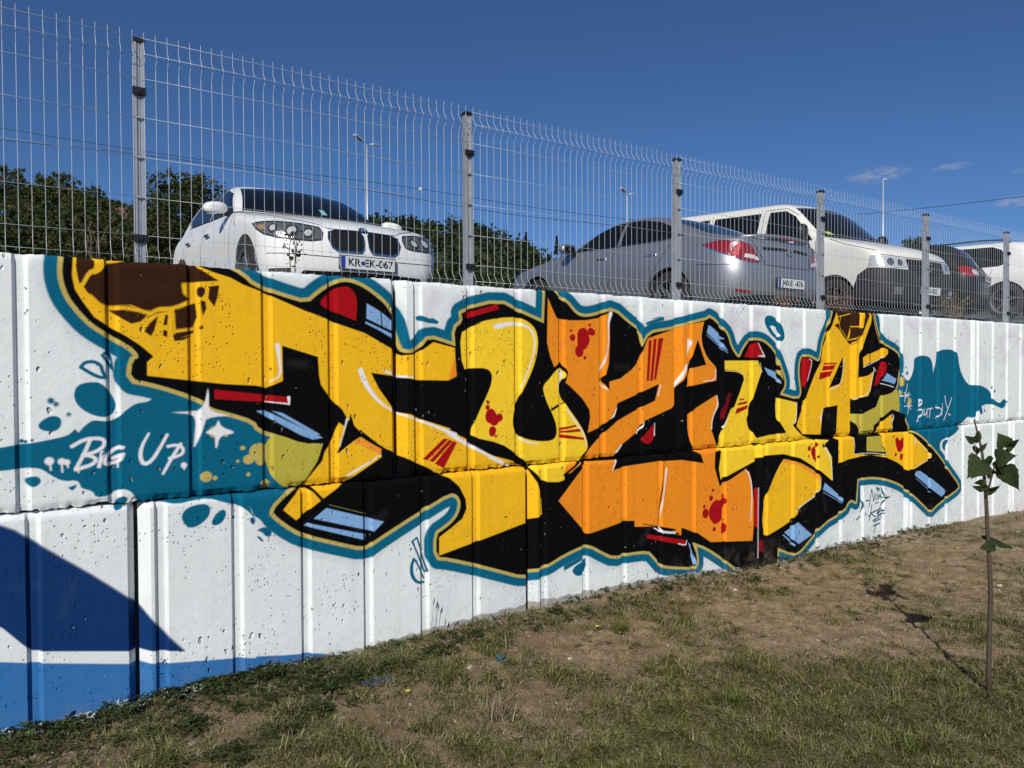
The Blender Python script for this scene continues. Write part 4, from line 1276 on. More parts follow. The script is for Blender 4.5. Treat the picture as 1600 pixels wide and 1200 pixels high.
def add_plate(car, left, right, z, y, facing, back_tilt=0.0, band=True, crest=False, name='number_plate', plate_w=.52):
    """facing -1: on the nose (towards -y), +1: on the tail"""
    ry = 0 if facing < 0 else math.pi
    h = .11
    fr_ = MB().box((-plate_w / 2 - .010, .002, -h / 2 - .008), (plate_w / 2 + .010, .020, h / 2 + .008)).mesh('plate_holder')
    i = car.add('plate_holder', fr_, M_DARKTRIM, None, (0, y, z), (back_tilt, 0, ry))
    pl = MB().box((-plate_w / 2, -.0025, -h / 2), (plate_w / 2, .0015, h / 2)).mesh(name)
    k = car.add(name, pl, M_PLATE, None, (0, y, z), (back_tilt, 0, ry))
    if band:
        car.add('blue_band', MB().box((-plate_w / 2 + .002, -.0032, -h / 2 + .002), (-plate_w / 2 + .042, -.0026, h / 2 - .002)).mesh('blue_band'), M_EUBLUE, k)
    tm = text_mesh(left, .094, .0008)
    car.add('lettering', tm, M_INK, k, (((-.135 if crest else -.085) if right else .02), -.0034, 0), (R(90), 0, 0))
    if right:
        car.add('lettering', text_mesh(right, .094, .0008), M_INK, k, (.100 if crest else .140, -.0034, 0), (R(90), 0, 0))
    if crest:
        car.add('crest', MB().lathe([(.001, -.0036), (.022, -.0036), (.022, -.003)], 'y', 5).mesh('crest'), M_EUBLUE, k, (-.052, 0, 0), (0, R(-18), 0))

def add_wheels(car, axles, half_track, r, w, spokes, rim_r):
    ty, rm, dc = wheel_meshes(r, w, spokes, rim_r)
    for y in axles:
        for s in (-1, 1):
            i = car.add('wheel', ty, M_TYRE, None, (s * half_track, y, r))
            car.add('rim', rm, M_RIM, i)
            car.add('brake_disc', dc, M_DARKTRIM, i)
    for y in axles:
        for s in (-1, 1):
            car.add('wheel_housing', MB().box((min(s * .50, s * .57), y - .42, .18), (max(s * .50, s * .57), y + .42, .78)).mesh('wheel_housing'), M_DARKTRIM)

SIDE = {-1: -math.pi / 2, 1: math.pi / 2}
def both(fn):
    for s in (-1, 1): fn(s, SIDE[s])
# ---------------------------------------------------------------- white hatchback, nose to the fence
M_CREASE_SHADE = simple('white_paint_crease_shade', (.60, .60, .59), .35, coat=.35)  # greyer white: shading of the bonnet creases put into the colour
def white_hatch():
    f1, r1 = (.34, .36), (.22, .25)
    K = [(.17, .14, 4.10, .74, .10, .08, f1, r1), (.20, .05, 4.17, .80, .10, .08, f1, r1), (.30, .005, 4.21, .845, .12, .08, f1, r1), (.42, .0, 4.225, .862, .13, .08, f1, r1),
         (.52, .012, 4.225, .868, .14, .08, f1, r1), (.60, .03, 4.22, .873, .15, .08, f1, r1), (.67, .06, 4.20, .874, .16, .08, (.30, .34), r1), (.735, .12, 4.19, .87, .18, .08, (.28, .34), r1),
         (.79, .24, 4.18, .862, .22, .08, (.26, .32), r1), (.845, .47, 4.17, .848, .24, .08, (.24, .30), r1), (.90, .80, 4.15, .826, .22, .08, (.22, .28), r1), (.94, 1.06, 4.12, .802, .20, .08, (.2, .26), r1),
         (.965, 1.20, 4.10, .782, .20, .08, (.16, .24), r1), (1.05, 1.33, 4.05, .752, .20, .08, (.13, .22), r1), (1.17, 1.55, 3.97, .702, .19, .08, (.12, .2), r1), (1.28, 1.78, 3.86, .648, .18, .08, (.12, .2), r1),
         (1.355, 1.98, 3.74, .598, .17, .08, (.14, .2), r1), (1.392, 2.14, 3.62, .53, .15, .08, (.2, .2), r1), (1.418, 2.38, 3.45, .40, .1, .08, (.2, .2), (.2, .2)), (1.426, 2.6, 3.2, .22, .05, .05, (.1, .1), (.1, .1))]
    c = Car('white_hatchback', K, M_PWHITE, 4.23)
    c.arches([(.755, .315, .355), (3.415, .315, .355)])
    # glass
    c.patch('windscreen', [(-.71, 0, .985), (-.35, 0, .965), (0, 0, .96), (.35, 0, .965), (.71, 0, .985), (.56, 0, 1.318), (.3, 0, 1.342), (0, 0, 1.352), (-.3, 0, 1.342), (-.56, 0, 1.318)], 0, M_GLASS, .004)
    c.patch('sticker', [(.06, 0, 1.0), (.115, 0, 1.0), (.115, 0, 1.075), (.06, 0, 1.075)], 0, M_STICK, .0075, rim=.002)
    both(lambda s, ph: c.patch('side_window', [(0, 1.52, .985), (0, 2.42, 1.01), (0, 2.40, 1.325), (0, 2.2, 1.315), (0, 1.95, 1.245)], ph, M_GLASS))
    both(lambda s, ph: c.patch('side_window', [(0, 2.48, 1.01), (0, 3.45, 1.05), (0, 3.62, 1.12), (0, 3.45, 1.27), (0, 3.1, 1.325), (0, 2.46, 1.335)], ph, M_GLASS))
    c.strip('cowl_gap', [(-.74, 0, .955), (-.35, 0, .94), (0, 0, .935), (.35, 0, .94), (.74, 0, .955)], 0, M_DARKTRIM, .02)
    for s in (-1, 1):
        c.add('wiper', MB().tube([(s * .1 - .25, 1.22, .985), (s * .1 + .25, 1.245, 1.005)], .008, 5).mesh('wiper'), M_DARKTRIM)
    # lamps, wrapping the corner
    def lamp(s, ph):
        phi = s * R(38)
        o = [(s * .405, .06, .590), (s * .415, .05, .655), (s * .46, .06, .70), (s * .60, .14, .725), (s * .74, .30, .735), (s * .85, .54, .735), (s * .845, .45, .685), (s * .80, .34, .625), (s * .72, .22, .590), (s * .60, .14, .575), (s * .48, .08, .575)]
        i = c.patch('headlight', o, phi, M_LAMPDARK, .005, smooth=1, res=.03)
        c.strip('lamp_surround', o, phi, M_DARKTRIM, .010, .006, closed=True)
        for (x, y, z, r, m) in ((s * .52, .09, .640, .038, M_LENS), (s * .635, .15, .652, .044, M_LENS), (s * .745, .27, .672, .034, M_LENS)):
            pts = [(x + r * math.cos(a) * math.cos(phi), y + r * math.cos(a) * math.sin(phi), z + r * math.sin(a)) for a in np.linspace(0, 2 * math.pi, 17)[:-1]]
            c.patch('lens', pts, phi, m, .0085, i, res=.03, rim=.003)
            c.strip('lens_ring', pts, phi, M_GREYTRIM, .016, .0095, i, closed=True)
        c.patch('indicator', [(s * .76, .34, .655), (s * .80, .40, .66), (s * .83, .46, .705), (s * .78, .38, .705)], phi, M_AMBER, .008, i, res=.03, rim=.003)
        k = [(s * .024, 0, .545), (s * .022, 0, .65), (s * .045, 0, .694), (s * .26, 0, .688), (s * .335, 0, .662), (s * .345, 0, .60), (s * .315, 0, .528), (s * .26, 0, .494), (s * .05, 0, .500)]
        g = c.patch('grille', k, 0, M_INK, .004, smooth=1, res=.04)
        c.strip('grille_surround', k, 0, M_CHROME, .014, .008, closed=True)
        for q in range(8):
            x = s * (.065 + .032 * q)
            c.strip('grille_bar', [(x, 0, .53), (x, 0, .66)], 0, M_DARKTRIM, .007, .009, g)
    both(lamp)
    # bonnet and bumper gaps
    both(lambda s, ph: c.strip('bonnet_gap', [(s * .33, 0, .70), (s * .40, 0, .735), (s * .62, 0, .79), (s * .74, 0, .845), (s * .79, 0, .92)], 0, M_SEAM, .006))
    c.strip('bonnet_gap', [(-.33, 0, .70), (0, 0, .695), (.33, 0, .70)], 0, M_SEAM, .007)
    c.strip('bumper_gap', [(-.86, 0, .455), (-.4, 0, .445), (0, 0, .44), (.4, 0, .445), (.86, 0, .455)], 0, M_SEAM, .006)
    c.patch('lower_grille', [(-.55, 0, .20), (.55, 0, .20), (.60, 0, .265), (.56, 0, .315), (0, 0, .325), (-.56, 0, .315), (-.60, 0, .265)], 0, M_INK, .004)
    c.patch('front_lip', [(-.82, 0, .185), (.82, 0, .185), (.82, 0, .205), (-.82, 0, .205)], 0, M_DARKTRIM, .01)
    both(lambda s, ph: c.patch('fog_lamp', [(s * .62, .2, .26), (s * .78, .3, .27), (s * .78, .3, .325), (s * .62, .2, .33)], s * R(25), M_LAMP, .004))
    c.add('badge', MB().lathe([(.001, -.004), (.036, -.004), (.041, .0), (.041, .02)], 'y', 24).mesh('badge', False), M_INK, None, (0, .098, .716), (R(-50), 0, 0))
    c.add('badge_centre', MB().lathe([(.001, -.0052), (.025, -.0052), (.025, -.004)], 'y', 24).mesh('badge_centre'), M_BADGE, None, (0, .098, .716), (R(-50), 0, 0))
    both(lambda s, ph: c.strip('bonnet_crease_shade', [(s * .30, 0, .70), (s * .40, 0, .80), (s * .52, 0, .90), (s * .60, 0, .945)], 0, M_CREASE_SHADE, .010, .0015))  # flat greyer strips, painted shading in place of modelled creases
    # doors
    def flank(s, ph):
        c.strip('door_gap', [(0, 1.30, .95), (0, 1.27, .70), (0, 1.30, .30), (0, 2.28, .28), (0, 2.44, .60), (0, 2.45, .98)], ph, M_SEAM, .006)
        c.strip('door_gap', [(0, 2.45, .60), (0, 2.50, .30), (0, 3.05, .32), (0, 3.30, .72), (0, 3.42, 1.0)], ph, M_SEAM, .006)
        c.strip('waist_trim', [(0, 1.35, .965), (0, 2.45, 1.0), (0, 3.5, 1.04)], ph, M_DARKTRIM, .016)
        for y in (2.15, 3.05):
            c.add('door_handle', MB().box((-.012, -.09, -.014), (.012, .09, .014)).mesh('door_handle'), M_CHROME, None, (s * .873, y, .80))
        c.patch('side_repeater', [(0, 1.08, .80), (0, 1.14, .80), (0, 1.15, .825), (0, 1.09, .83)], ph, M_CLEAR, .006)
        i = c.add('wing_mirror', ellipsoid('wing_mirror', (.120, .066, .062)), M_PWHITE, None, (s * .950, 1.47, .992), (0, s * R(7), s * R(-14)))
        c.add('mirror_glass', MB().box((-.085, .060, -.05), (.085, .074, .05)).mesh('mirror_glass'), M_GLASS, i)
        c.add('mirror_foot', MB().box((min(s * -.21, 0), -.03, -.075), (max(s * -.21, 0), .03, -.035)).mesh('mirror_foot'), M_DARKTRIM, i)
        c.strip('sill_line', [(0, 1.15, .24), (0, 3.0, .24)], ph, M_SEAM, .01)  # thin dark line along the sill
    both(flank)
    both(lambda s, ph: c.patch('tail_lamp', [(s * .84, 3.95, .80), (s * .60, 4.2, .78), (s * .62, 4.2, .94), (s * .82, 3.98, .93)], math.pi - s * R(35), M_RED, .005))
    c.patch('rear_window', [(-.62, 0, 1.06), (.62, 0, 1.06), (.52, 0, 1.30), (-.52, 0, 1.30)], math.pi, M_GLASS)
    add_wheels(c, (.755, 3.415), .775, .315, .205, 10, .218)
    add_plate(c, 'KR', 'EK-067', .405, -.022, -1, crest=True)
    return c
car = white_hatch()
car.finish('white hatchback parked nose to the fence, twin black grille openings and a white number plate', 'car', (2.66, 2.33, yard_z(2.66, 2.33) + .07), R(1.2), slope=(R(2.4), 0))

# ---------------------------------------------------------------- silver saloon, tail to the fence
def silver_saloon():
    f1, r1 = (.36, .40), (.34, .36)
    K = [(.20, .20, 4.66, .80, .12, .12, f1, r1), (.25, .08, 4.74, .86, .12, .14, f1, r1), (.36, .01, 4.80, .905, .12, .15, f1, r1), (.50, .0, 4.825, .922, .12, .16, f1, r1), (.62, .02, 4.828, .928, .12, .16, f1, r1),
         (.72, .09, 4.81, .928, .14, .16, f1, r1), (.80, .26, 4.785, .920, .18, .16, (.3, .35), r1), (.87, .60, 4.775, .905, .2, .15, (.26, .3), (.30, .34)), (.94, .95, 4.775, .885, .2, .14, (.22, .28), (.26, .32)),
         (.995, 1.20, 4.765, .860, .2, .13, (.2, .26), (.24, .32)), (1.035, 1.34, 4.735, .835, .2, .13, (.16, .24), (.22, .30)), (1.062, 1.40, 4.62, .805, .2, .14, (.14, .22), (.2, .3)), (1.085, 1.46, 4.42, .785, .2, .16, (.14, .22), (.16, .28)),
         (1.13, 1.56, 4.20, .762, .2, .16, (.13, .2), (.14, .26)), (1.22, 1.74, 3.96, .722, .18, .16, (.13, .2), (.14, .26)), (1.33, 1.98, 3.64, .664, .17, .15, (.14, .2), (.14, .26)), (1.41, 2.22, 3.36, .605, .15, .14, (.16, .2), (.16, .24)),
         (1.455, 2.42, 3.16, .53, .12, .1, (.2, .2), (.2, .2)), (1.482, 2.60, 2.98, .38, .06, .06, (.12, .12), (.12, .12)), (1.488, 2.72, 2.86, .2, .02, .02, (.05, .05), (.05, .05))]
    c = Car('silver_saloon', K, M_PSILVER, 4.83)
    c.arches([(.985, .335, .375), (3.722, .335, .375)])
    def flank(s, ph):
        c.patch('side_window', [(0, 1.78, 1.035), (0, 2.62, 1.055), (0, 2.60, 1.40), (0, 2.40, 1.385), (0, 2.14, 1.30)], ph, M_GLASS)
        c.patch('side_window', [(0, 2.68, 1.058), (0, 3.45, 1.085), (0, 3.78, 1.13), (0, 3.60, 1.235), (0, 3.28, 1.345), (0, 2.95, 1.40), (0, 2.66, 1.405)], ph, M_GLASS)
        c.strip('window_trim', [(0, 1.60, 1.03), (0, 2.62, 1.045), (0, 3.45, 1.072), (0, 3.80, 1.12)], ph, M_CHROME, .014)
        c.strip('door_gap', [(0, 1.50, 1.0), (0, 1.42, .75), (0, 1.44, .32), (0, 2.50, .30), (0, 2.64, .6), (0, 2.65, 1.04)], ph, M_SEAM, .006)
        c.strip('door_gap', [(0, 2.65, .6), (0, 2.70, .30), (0, 3.26, .32), (0, 3.50, .74), (0, 3.72, 1.1)], ph, M_SEAM, .006)
        for y in (2.42, 3.36):
            c.add('door_handle', MB().box((-.014, -.10, -.015), (.014, .10, .015)).mesh('door_handle'), M_CHROME, None, (s * .895, y, .885))
        i = c.add('wing_mirror', ellipsoid('wing_mirror', (.12, .08, .075)), M_PSILVER, None, (s * 1.0, 1.78, 1.06), (0, 0, s * R(-10)))
        c.add('mirror_glass', MB().box((-.09, .066, -.052), (.09, .079, .052)).mesh('mirror_glass'), M_GLASS, i)
        c.add('mirror_foot', MB().box((min(s * -.2, 0), -.03, -.07), (max(s * -.2, 0), .03, -.03)).mesh('mirror_foot'), M_DARKTRIM, i)
        c.strip('sill_gap', [(0, 1.4, .30), (0, 3.3, .30)], ph, M_DARKTRIM, .03)
        c.strip('bumper_gap', [(0, 4.15, .72), (0, 4.35, .71), (0, 4.6, .70)], ph, M_SEAM, .006)
        c.patch('headlight', [(s * .45, .06, .66), (s * .86, .62, .80), (s * .84, .55, .70), (s * .6, .14, .62)], s * R(38), M_LAMP, .005)
        # tail lamp wrapping the corner
        phi = math.pi - s * R(38)
        o = [(s * .90, 4.22, .955), (s * .86, 4.42, .990), (s * .72, 4.62, .980), (s * .62, 4.69, .945), (s * .55, 4.72, .86), (s * .49, 4.74, .755), (s * .58, 4.72, .742), (s * .73, 4.64, .765), (s * .86, 4.44, .850)]
        i = c.patch('tail_lamp', o, phi, M_RED, .006, res=.04)
        c.strip('lamp_surround', o, phi, M_CHROME, .010, .006, closed=True)
        c.patch('reversing_lens', [(s * .70, 4.655, .792), (s * .585, 4.715, .778), (s * .575, 4.72, .826), (s * .69, 4.66, .838)], phi, M_CLEAR, .010, i, res=.03, rim=.003)
        c.patch('reversing_lens', [(s * .575, 4.72, .770), (s * .515, 4.735, .764), (s * .535, 4.73, .806), (s * .57, 4.722, .818)], phi, M_CLEAR, .010, i, res=.03, rim=.003)
        c.patch('light_pipe', [(s * .79, 4.545, .822), (s * .745, 4.60, .808), (s * .72, 4.62, .94), (s * .745, 4.60, .955)], phi, simple('tail_lamp_bright', (.62, .10, .09), .15, coat=1, vary=.5, scale=60), .010, i, res=.03, rim=.003)
        c.strip('boot_gap', [(s * .43, 0, .72), (s * .47, 0, .82), (s * .60, 0, .98), (s * .70, 0, 1.05)], math.pi, M_SEAM, .008)
    both(flank)
    P = math.pi
    c.patch('rear_window', [(-.64, 0, 1.125), (0, 0, 1.105), (.64, 0, 1.125), (.555, 0, 1.37), (.3, 0, 1.425), (0, 0, 1.435), (-.3, 0, 1.425), (-.555, 0, 1.37)], P, M_GLASS)
    c.patch('windscreen', [(-.66, 0, 1.085), (0, 0, 1.06), (.66, 0, 1.085), (.57, 0, 1.38), (.3, 0, 1.43), (0, 0, 1.44), (-.3, 0, 1.43), (-.57, 0, 1.38)], 0, M_GLASS)
    # boot lip spoiler, badge bar, lower valance
    pts = [(-.70, 4.60, 1.045), (-.50, 4.70, 1.062), (-.25, 4.745, 1.072), (0, 4.755, 1.075), (.25, 4.745, 1.072), (.50, 4.70, 1.062), (.70, 4.60, 1.045)]
    c.add('boot_spoiler', MB().tube(pts, [.012, .022, .026, .027, .026, .022, .012], 8).mesh('boot_spoiler', True), M_PSILVER)
    c.patch('high_brake_light', [(-.15, 0, 1.44), (.15, 0, 1.44), (.15, 0, 1.452), (-.15, 0, 1.452)], P, M_RED, .003)
    c.add('spoiler_lamp', MB().box((-.17, 4.775, 1.050), (.17, 4.786, 1.066)).mesh('spoiler_lamp'), M_RED)
    c.strip('boot_trim', [(-.45, 0, .915), (-.2, 0, .925), (0, 0, .928), (.2, 0, .925), (.45, 0, .915)], P, M_DARKTRIM, .03, .006)
    c.add('badge', MB().lathe([(.03, -.004), (.045, -.004), (.045, .006), (.03, .006), (.03, -.004)], 'y', 24).mesh('badge'), M_CHROME, None, (0, 4.80, .915), (0, 0, 0))
    c.add('badge_bar', MB().box((-.035, -.003, -.006), (.035, .004, .006)).mesh('badge_bar'), M_CHROME, None, (0, 4.80, .915), (0, R(20), 0))
    c.strip('bumper_gap', [(-.44, 0, .725), (0, 0, .715), (.44, 0, .725)], P, M_SEAM, .008)
    c.patch('rear_valance', [(-.84, 0, .215), (.84, 0, .215), (.80, 0, .335), (.5, 0, .37), (0, 0, .38), (-.5, 0, .37), (-.80, 0, .335)], P, M_GREYTRIM, .006)
    both(lambda s, ph: c.patch('rear_reflector', [(s * .60, 4.7, .385), (s * .78, 4.62, .40), (s * .78, 4.62, .425), (s * .60, 4.7, .41)], P - s * R(25), M_RED, .006))
    c.patch('plate_recess', [(-.36, 0, .45), (.36, 0, .45), (.40, 0, .605), (-.40, 0, .605)], P, M_PSILVER, .002)
    add_wheels(c, (.985, 3.722), .80, .335, .225, 7, .225)
    add_plate(c, 'J40-E', '-476', .525, 4.848, 1)
    c.add('roof_aerial', MB().tube([(0, 2.44, 1.458), (0, 2.50, 1.50), (0, 2.56, 1.525)], [.03, .018, .004], 6).mesh('roof_aerial', True), M_PWHITE)
    return c
car = silver_saloon()
X, Y = 7.70, 1.62
car.finish('silver grey saloon backed up to the fence with red wraparound tail lamps', 'car', (X, Y + 4.83, yard_z(X, Y) + .05 + .065 * 4.83), R(180 + 1.2), slope=(R(-3.7), 0))

# ---------------------------------------------------------------- ivory van, nose to the fence
def ivory_van():
    f1, r1 = (.26, .28), (.12, .12)
    K = [(.24, .10, 4.80, .84, .10, .03, f1, r1), (.29, .03, 4.84, .90, .10, .03, f1, r1), (.42, .0, 4.88, .94, .12, .03, f1, r1), (.60, .0, 4.89, .95, .13, .03, f1, r1), (.78, .02, 4.89, .952, .14, .03, f1, r1),
         (.90, .06, 4.89, .952, .15, .03, f1, r1), (1.02, .10, 4.89, .95, .18, .03, f1, r1), (1.12, .22, 4.89, .946, .22, .03, (.26, .30), r1), (1.19, .50, 4.89, .934, .22, .03, (.22, .28), r1), (1.255, .82, 4.88, .918, .2, .03, (.18, .24), r1),
         (1.305, 1.04, 4.88, .902, .2, .03, (.14, .2), r1), (1.38, 1.18, 4.87, .885, .2, .03, (.12, .18), r1), (1.56, 1.39, 4.86, .850, .2, .03, (.11, .17), r1), (1.74, 1.60, 4.84, .806, .19, .03, (.11, .17), r1), (1.86, 1.78, 4.80, .762, .17, .03, (.14, .18), r1),
         (1.925, 1.96, 4.74, .69, .14, .03, (.18, .2), r1), (1.955, 2.2, 4.62, .55, .1, .03, (.2, .2), (.2, .2)), (1.965, 2.5, 4.4, .3, .05, .03, (.1, .1), (.1, .1))]
    c = Car('ivory_van', K, M_PCREAM, 4.89, 2)
    c.arches([(.93, .33, .385), (3.93, .33, .385)])
    c.patch('windscreen', [(-.80, 0, 1.335), (-.4, 0, 1.315), (0, 0, 1.31), (.4, 0, 1.315), (.80, 0, 1.335), (.69, 0, 1.83), (.3, 0, 1.862), (0, 0, 1.868), (-.3, 0, 1.862), (-.69, 0, 1.83)], 0, M_GLASS)
    c.patch('sticker', [(-.70, 0, 1.36), (-.60, 0, 1.355), (-.60, 0, 1.41), (-.69, 0, 1.415)], 0, M_STICKY, .0075, rim=.002)
    c.strip('cowl', [(-.83, 0, 1.318), (-.4, 0, 1.295), (0, 0, 1.29), (.4, 0, 1.295), (.83, 0, 1.318)], 0, M_DARKTRIM, .03)
    for s in (-1, 1):
        c.add('wiper', MB().tube([(s * .1 - .35, 1.14, 1.345), (s * .1 + .3, 1.17, 1.38)], .010, 5).mesh('wiper'), M_DARKTRIM)
    def flank(s, ph):
        c.patch('cab_window', [(0, 1.36, 1.265), (0, 2.30, 1.275), (0, 2.30, 1.79), (0, 1.98, 1.785), (0, 1.78, 1.68)], ph, M_GLASS)
        c.patch('side_window', [(0, 2.48, 1.29), (0, 3.50, 1.29), (0, 3.50, 1.79), (0, 2.48, 1.79)], ph, M_GLASS)
        c.patch('side_window', [(0, 3.62, 1.29), (0, 4.72, 1.29), (0, 4.68, 1.78), (0, 3.62, 1.79)], ph, M_GLASS)
        c.strip('door_gap', [(0, 1.30, 1.24), (0, 1.25, 1.0), (0, 1.34, .75), (0, 1.36, .35), (0, 2.36, .33), (0, 2.40, 1.0), (0, 2.40, 1.83), (0, 1.98, 1.83), (0, 1.74, 1.70)], ph, M_SEAM, .008)
        c.strip('door_gap', [(0, 2.42, .35), (0, 3.56, .35), (0, 3.56, 1.84)], ph, M_SEAM, .008)
        c.strip('wing_gap', [(0, .33, 1.05), (0, .80, 1.17), (0, 1.08, 1.26)], ph, M_SEAM, .007)
        c.add('door_handle', MB().box((-.014, -.09, -.018), (.014, .09, .018)).mesh('door_handle'), M_DARKTRIM, None, (s * .952, 2.2, 1.08))
        i = c.add('wing_mirror', ellipsoid('wing_mirror', (.11, .08, .15)), M_DARKTRIM, None, (s * 1.07, 1.45, 1.36))
        c.add('mirror_foot', MB().box((min(s * -.2, 0), -.03, -.14), (max(s * -.2, 0), .03, -.09)).mesh('mirror_foot'), M_DARKTRIM, i)
        phi = s * R(25)
        o = [(s * .48, .05, .815), (s * .50, .07, .940), (s * .62, .10, .955), (s * .94, .36, .975), (s * .955, .36, .82), (s * .70, .12, .80)]
        i = c.patch('headlight', o, phi, M_LENS, .006)
        for (x, y, z, r) in ((s * .62, .1, .880, .050), (s * .77, .17, .885, .055)):
            pts = [(x + r * math.cos(a) * math.cos(phi), y + r * math.cos(a) * math.sin(phi), z + r * math.sin(a)) for a in np.linspace(0, 2 * math.pi, 17)[:-1]]
            c.patch('lens', pts, phi, M_LAMP, .009, i, res=.03, rim=.003)
        # charcoal bumper corner below the lamp
        c.patch('bumper_corner', [(s * .30, .03, .26), (s * .30, .03, .785), (s * .70, .12, .785), (s * .955, .36, .80), (s * .96, .50, .70), (s * .955, .56, .50), (s * .93, .60, .27)], phi, M_GREYTRIM, .014)
        c.patch('fog_lamp', [(s * .60, .08, .42), (s * .74, .14, .42), (s * .74, .14, .53), (s * .60, .08, .53)], phi, M_LAMPDARK, .018)
    both(flank)
    c.patch('bumper', [(-.44, 0, .25), (.44, 0, .25), (.44, 0, .724), (-.44, 0, .724)], 0, M_GREYTRIM, .012)
    i = c.patch('grille', [(-.46, 0, .73), (.46, 0, .73), (.475, 0, .945), (-.475, 0, .945)], 0, M_INK, .006)
    for z in (.765, .81, .855, .895, .93):
        c.strip('grille_bar', [(-.45, 0, z), (.45, 0, z)], 0, M_GREYTRIM, .018, .012, i)
    c.add('badge', MB().lathe([(.05, -.004), (.062, -.004), (.062, .01), (.05, .01), (.05, -.004)], 'y', 28).mesh('badge'), M_CHROME, None, (0, .01, .845))
    c.strip('bonnet_gap', [(-.86, 0, .985), (-.48, 0, .965), (0, 0, .965), (.48, 0, .965), (.86, 0, .985)], 0, M_SEAM, .010)
    c.patch('rear_window', [(-.72, 0, 1.3), (.72, 0, 1.3), (.66, 0, 1.76), (-.66, 0, 1.76)], math.pi, M_GLASS)
    both(lambda s, ph: c.patch('tail_lamp', [(s * .90, 4.86, .85), (s * .78, 4.88, .85), (s * .78, 4.88, 1.25), (s * .88, 4.86, 1.25)], math.pi, M_RED, .005))
    add_wheels(c, (.93, 3.93), .82, .33, .22, 5, .215)
    add_plate(c, 'T-K-022', '', .50, -.030, -1)
    return c
car = ivory_van()
X, Y = 11.22, 1.72
car.finish('ivory white van parked nose to the fence with unpainted charcoal front bumper', 'van', (X, Y, yard_z(X, Y) + .06), R(-2.0), slope=(R(4.5), 0))

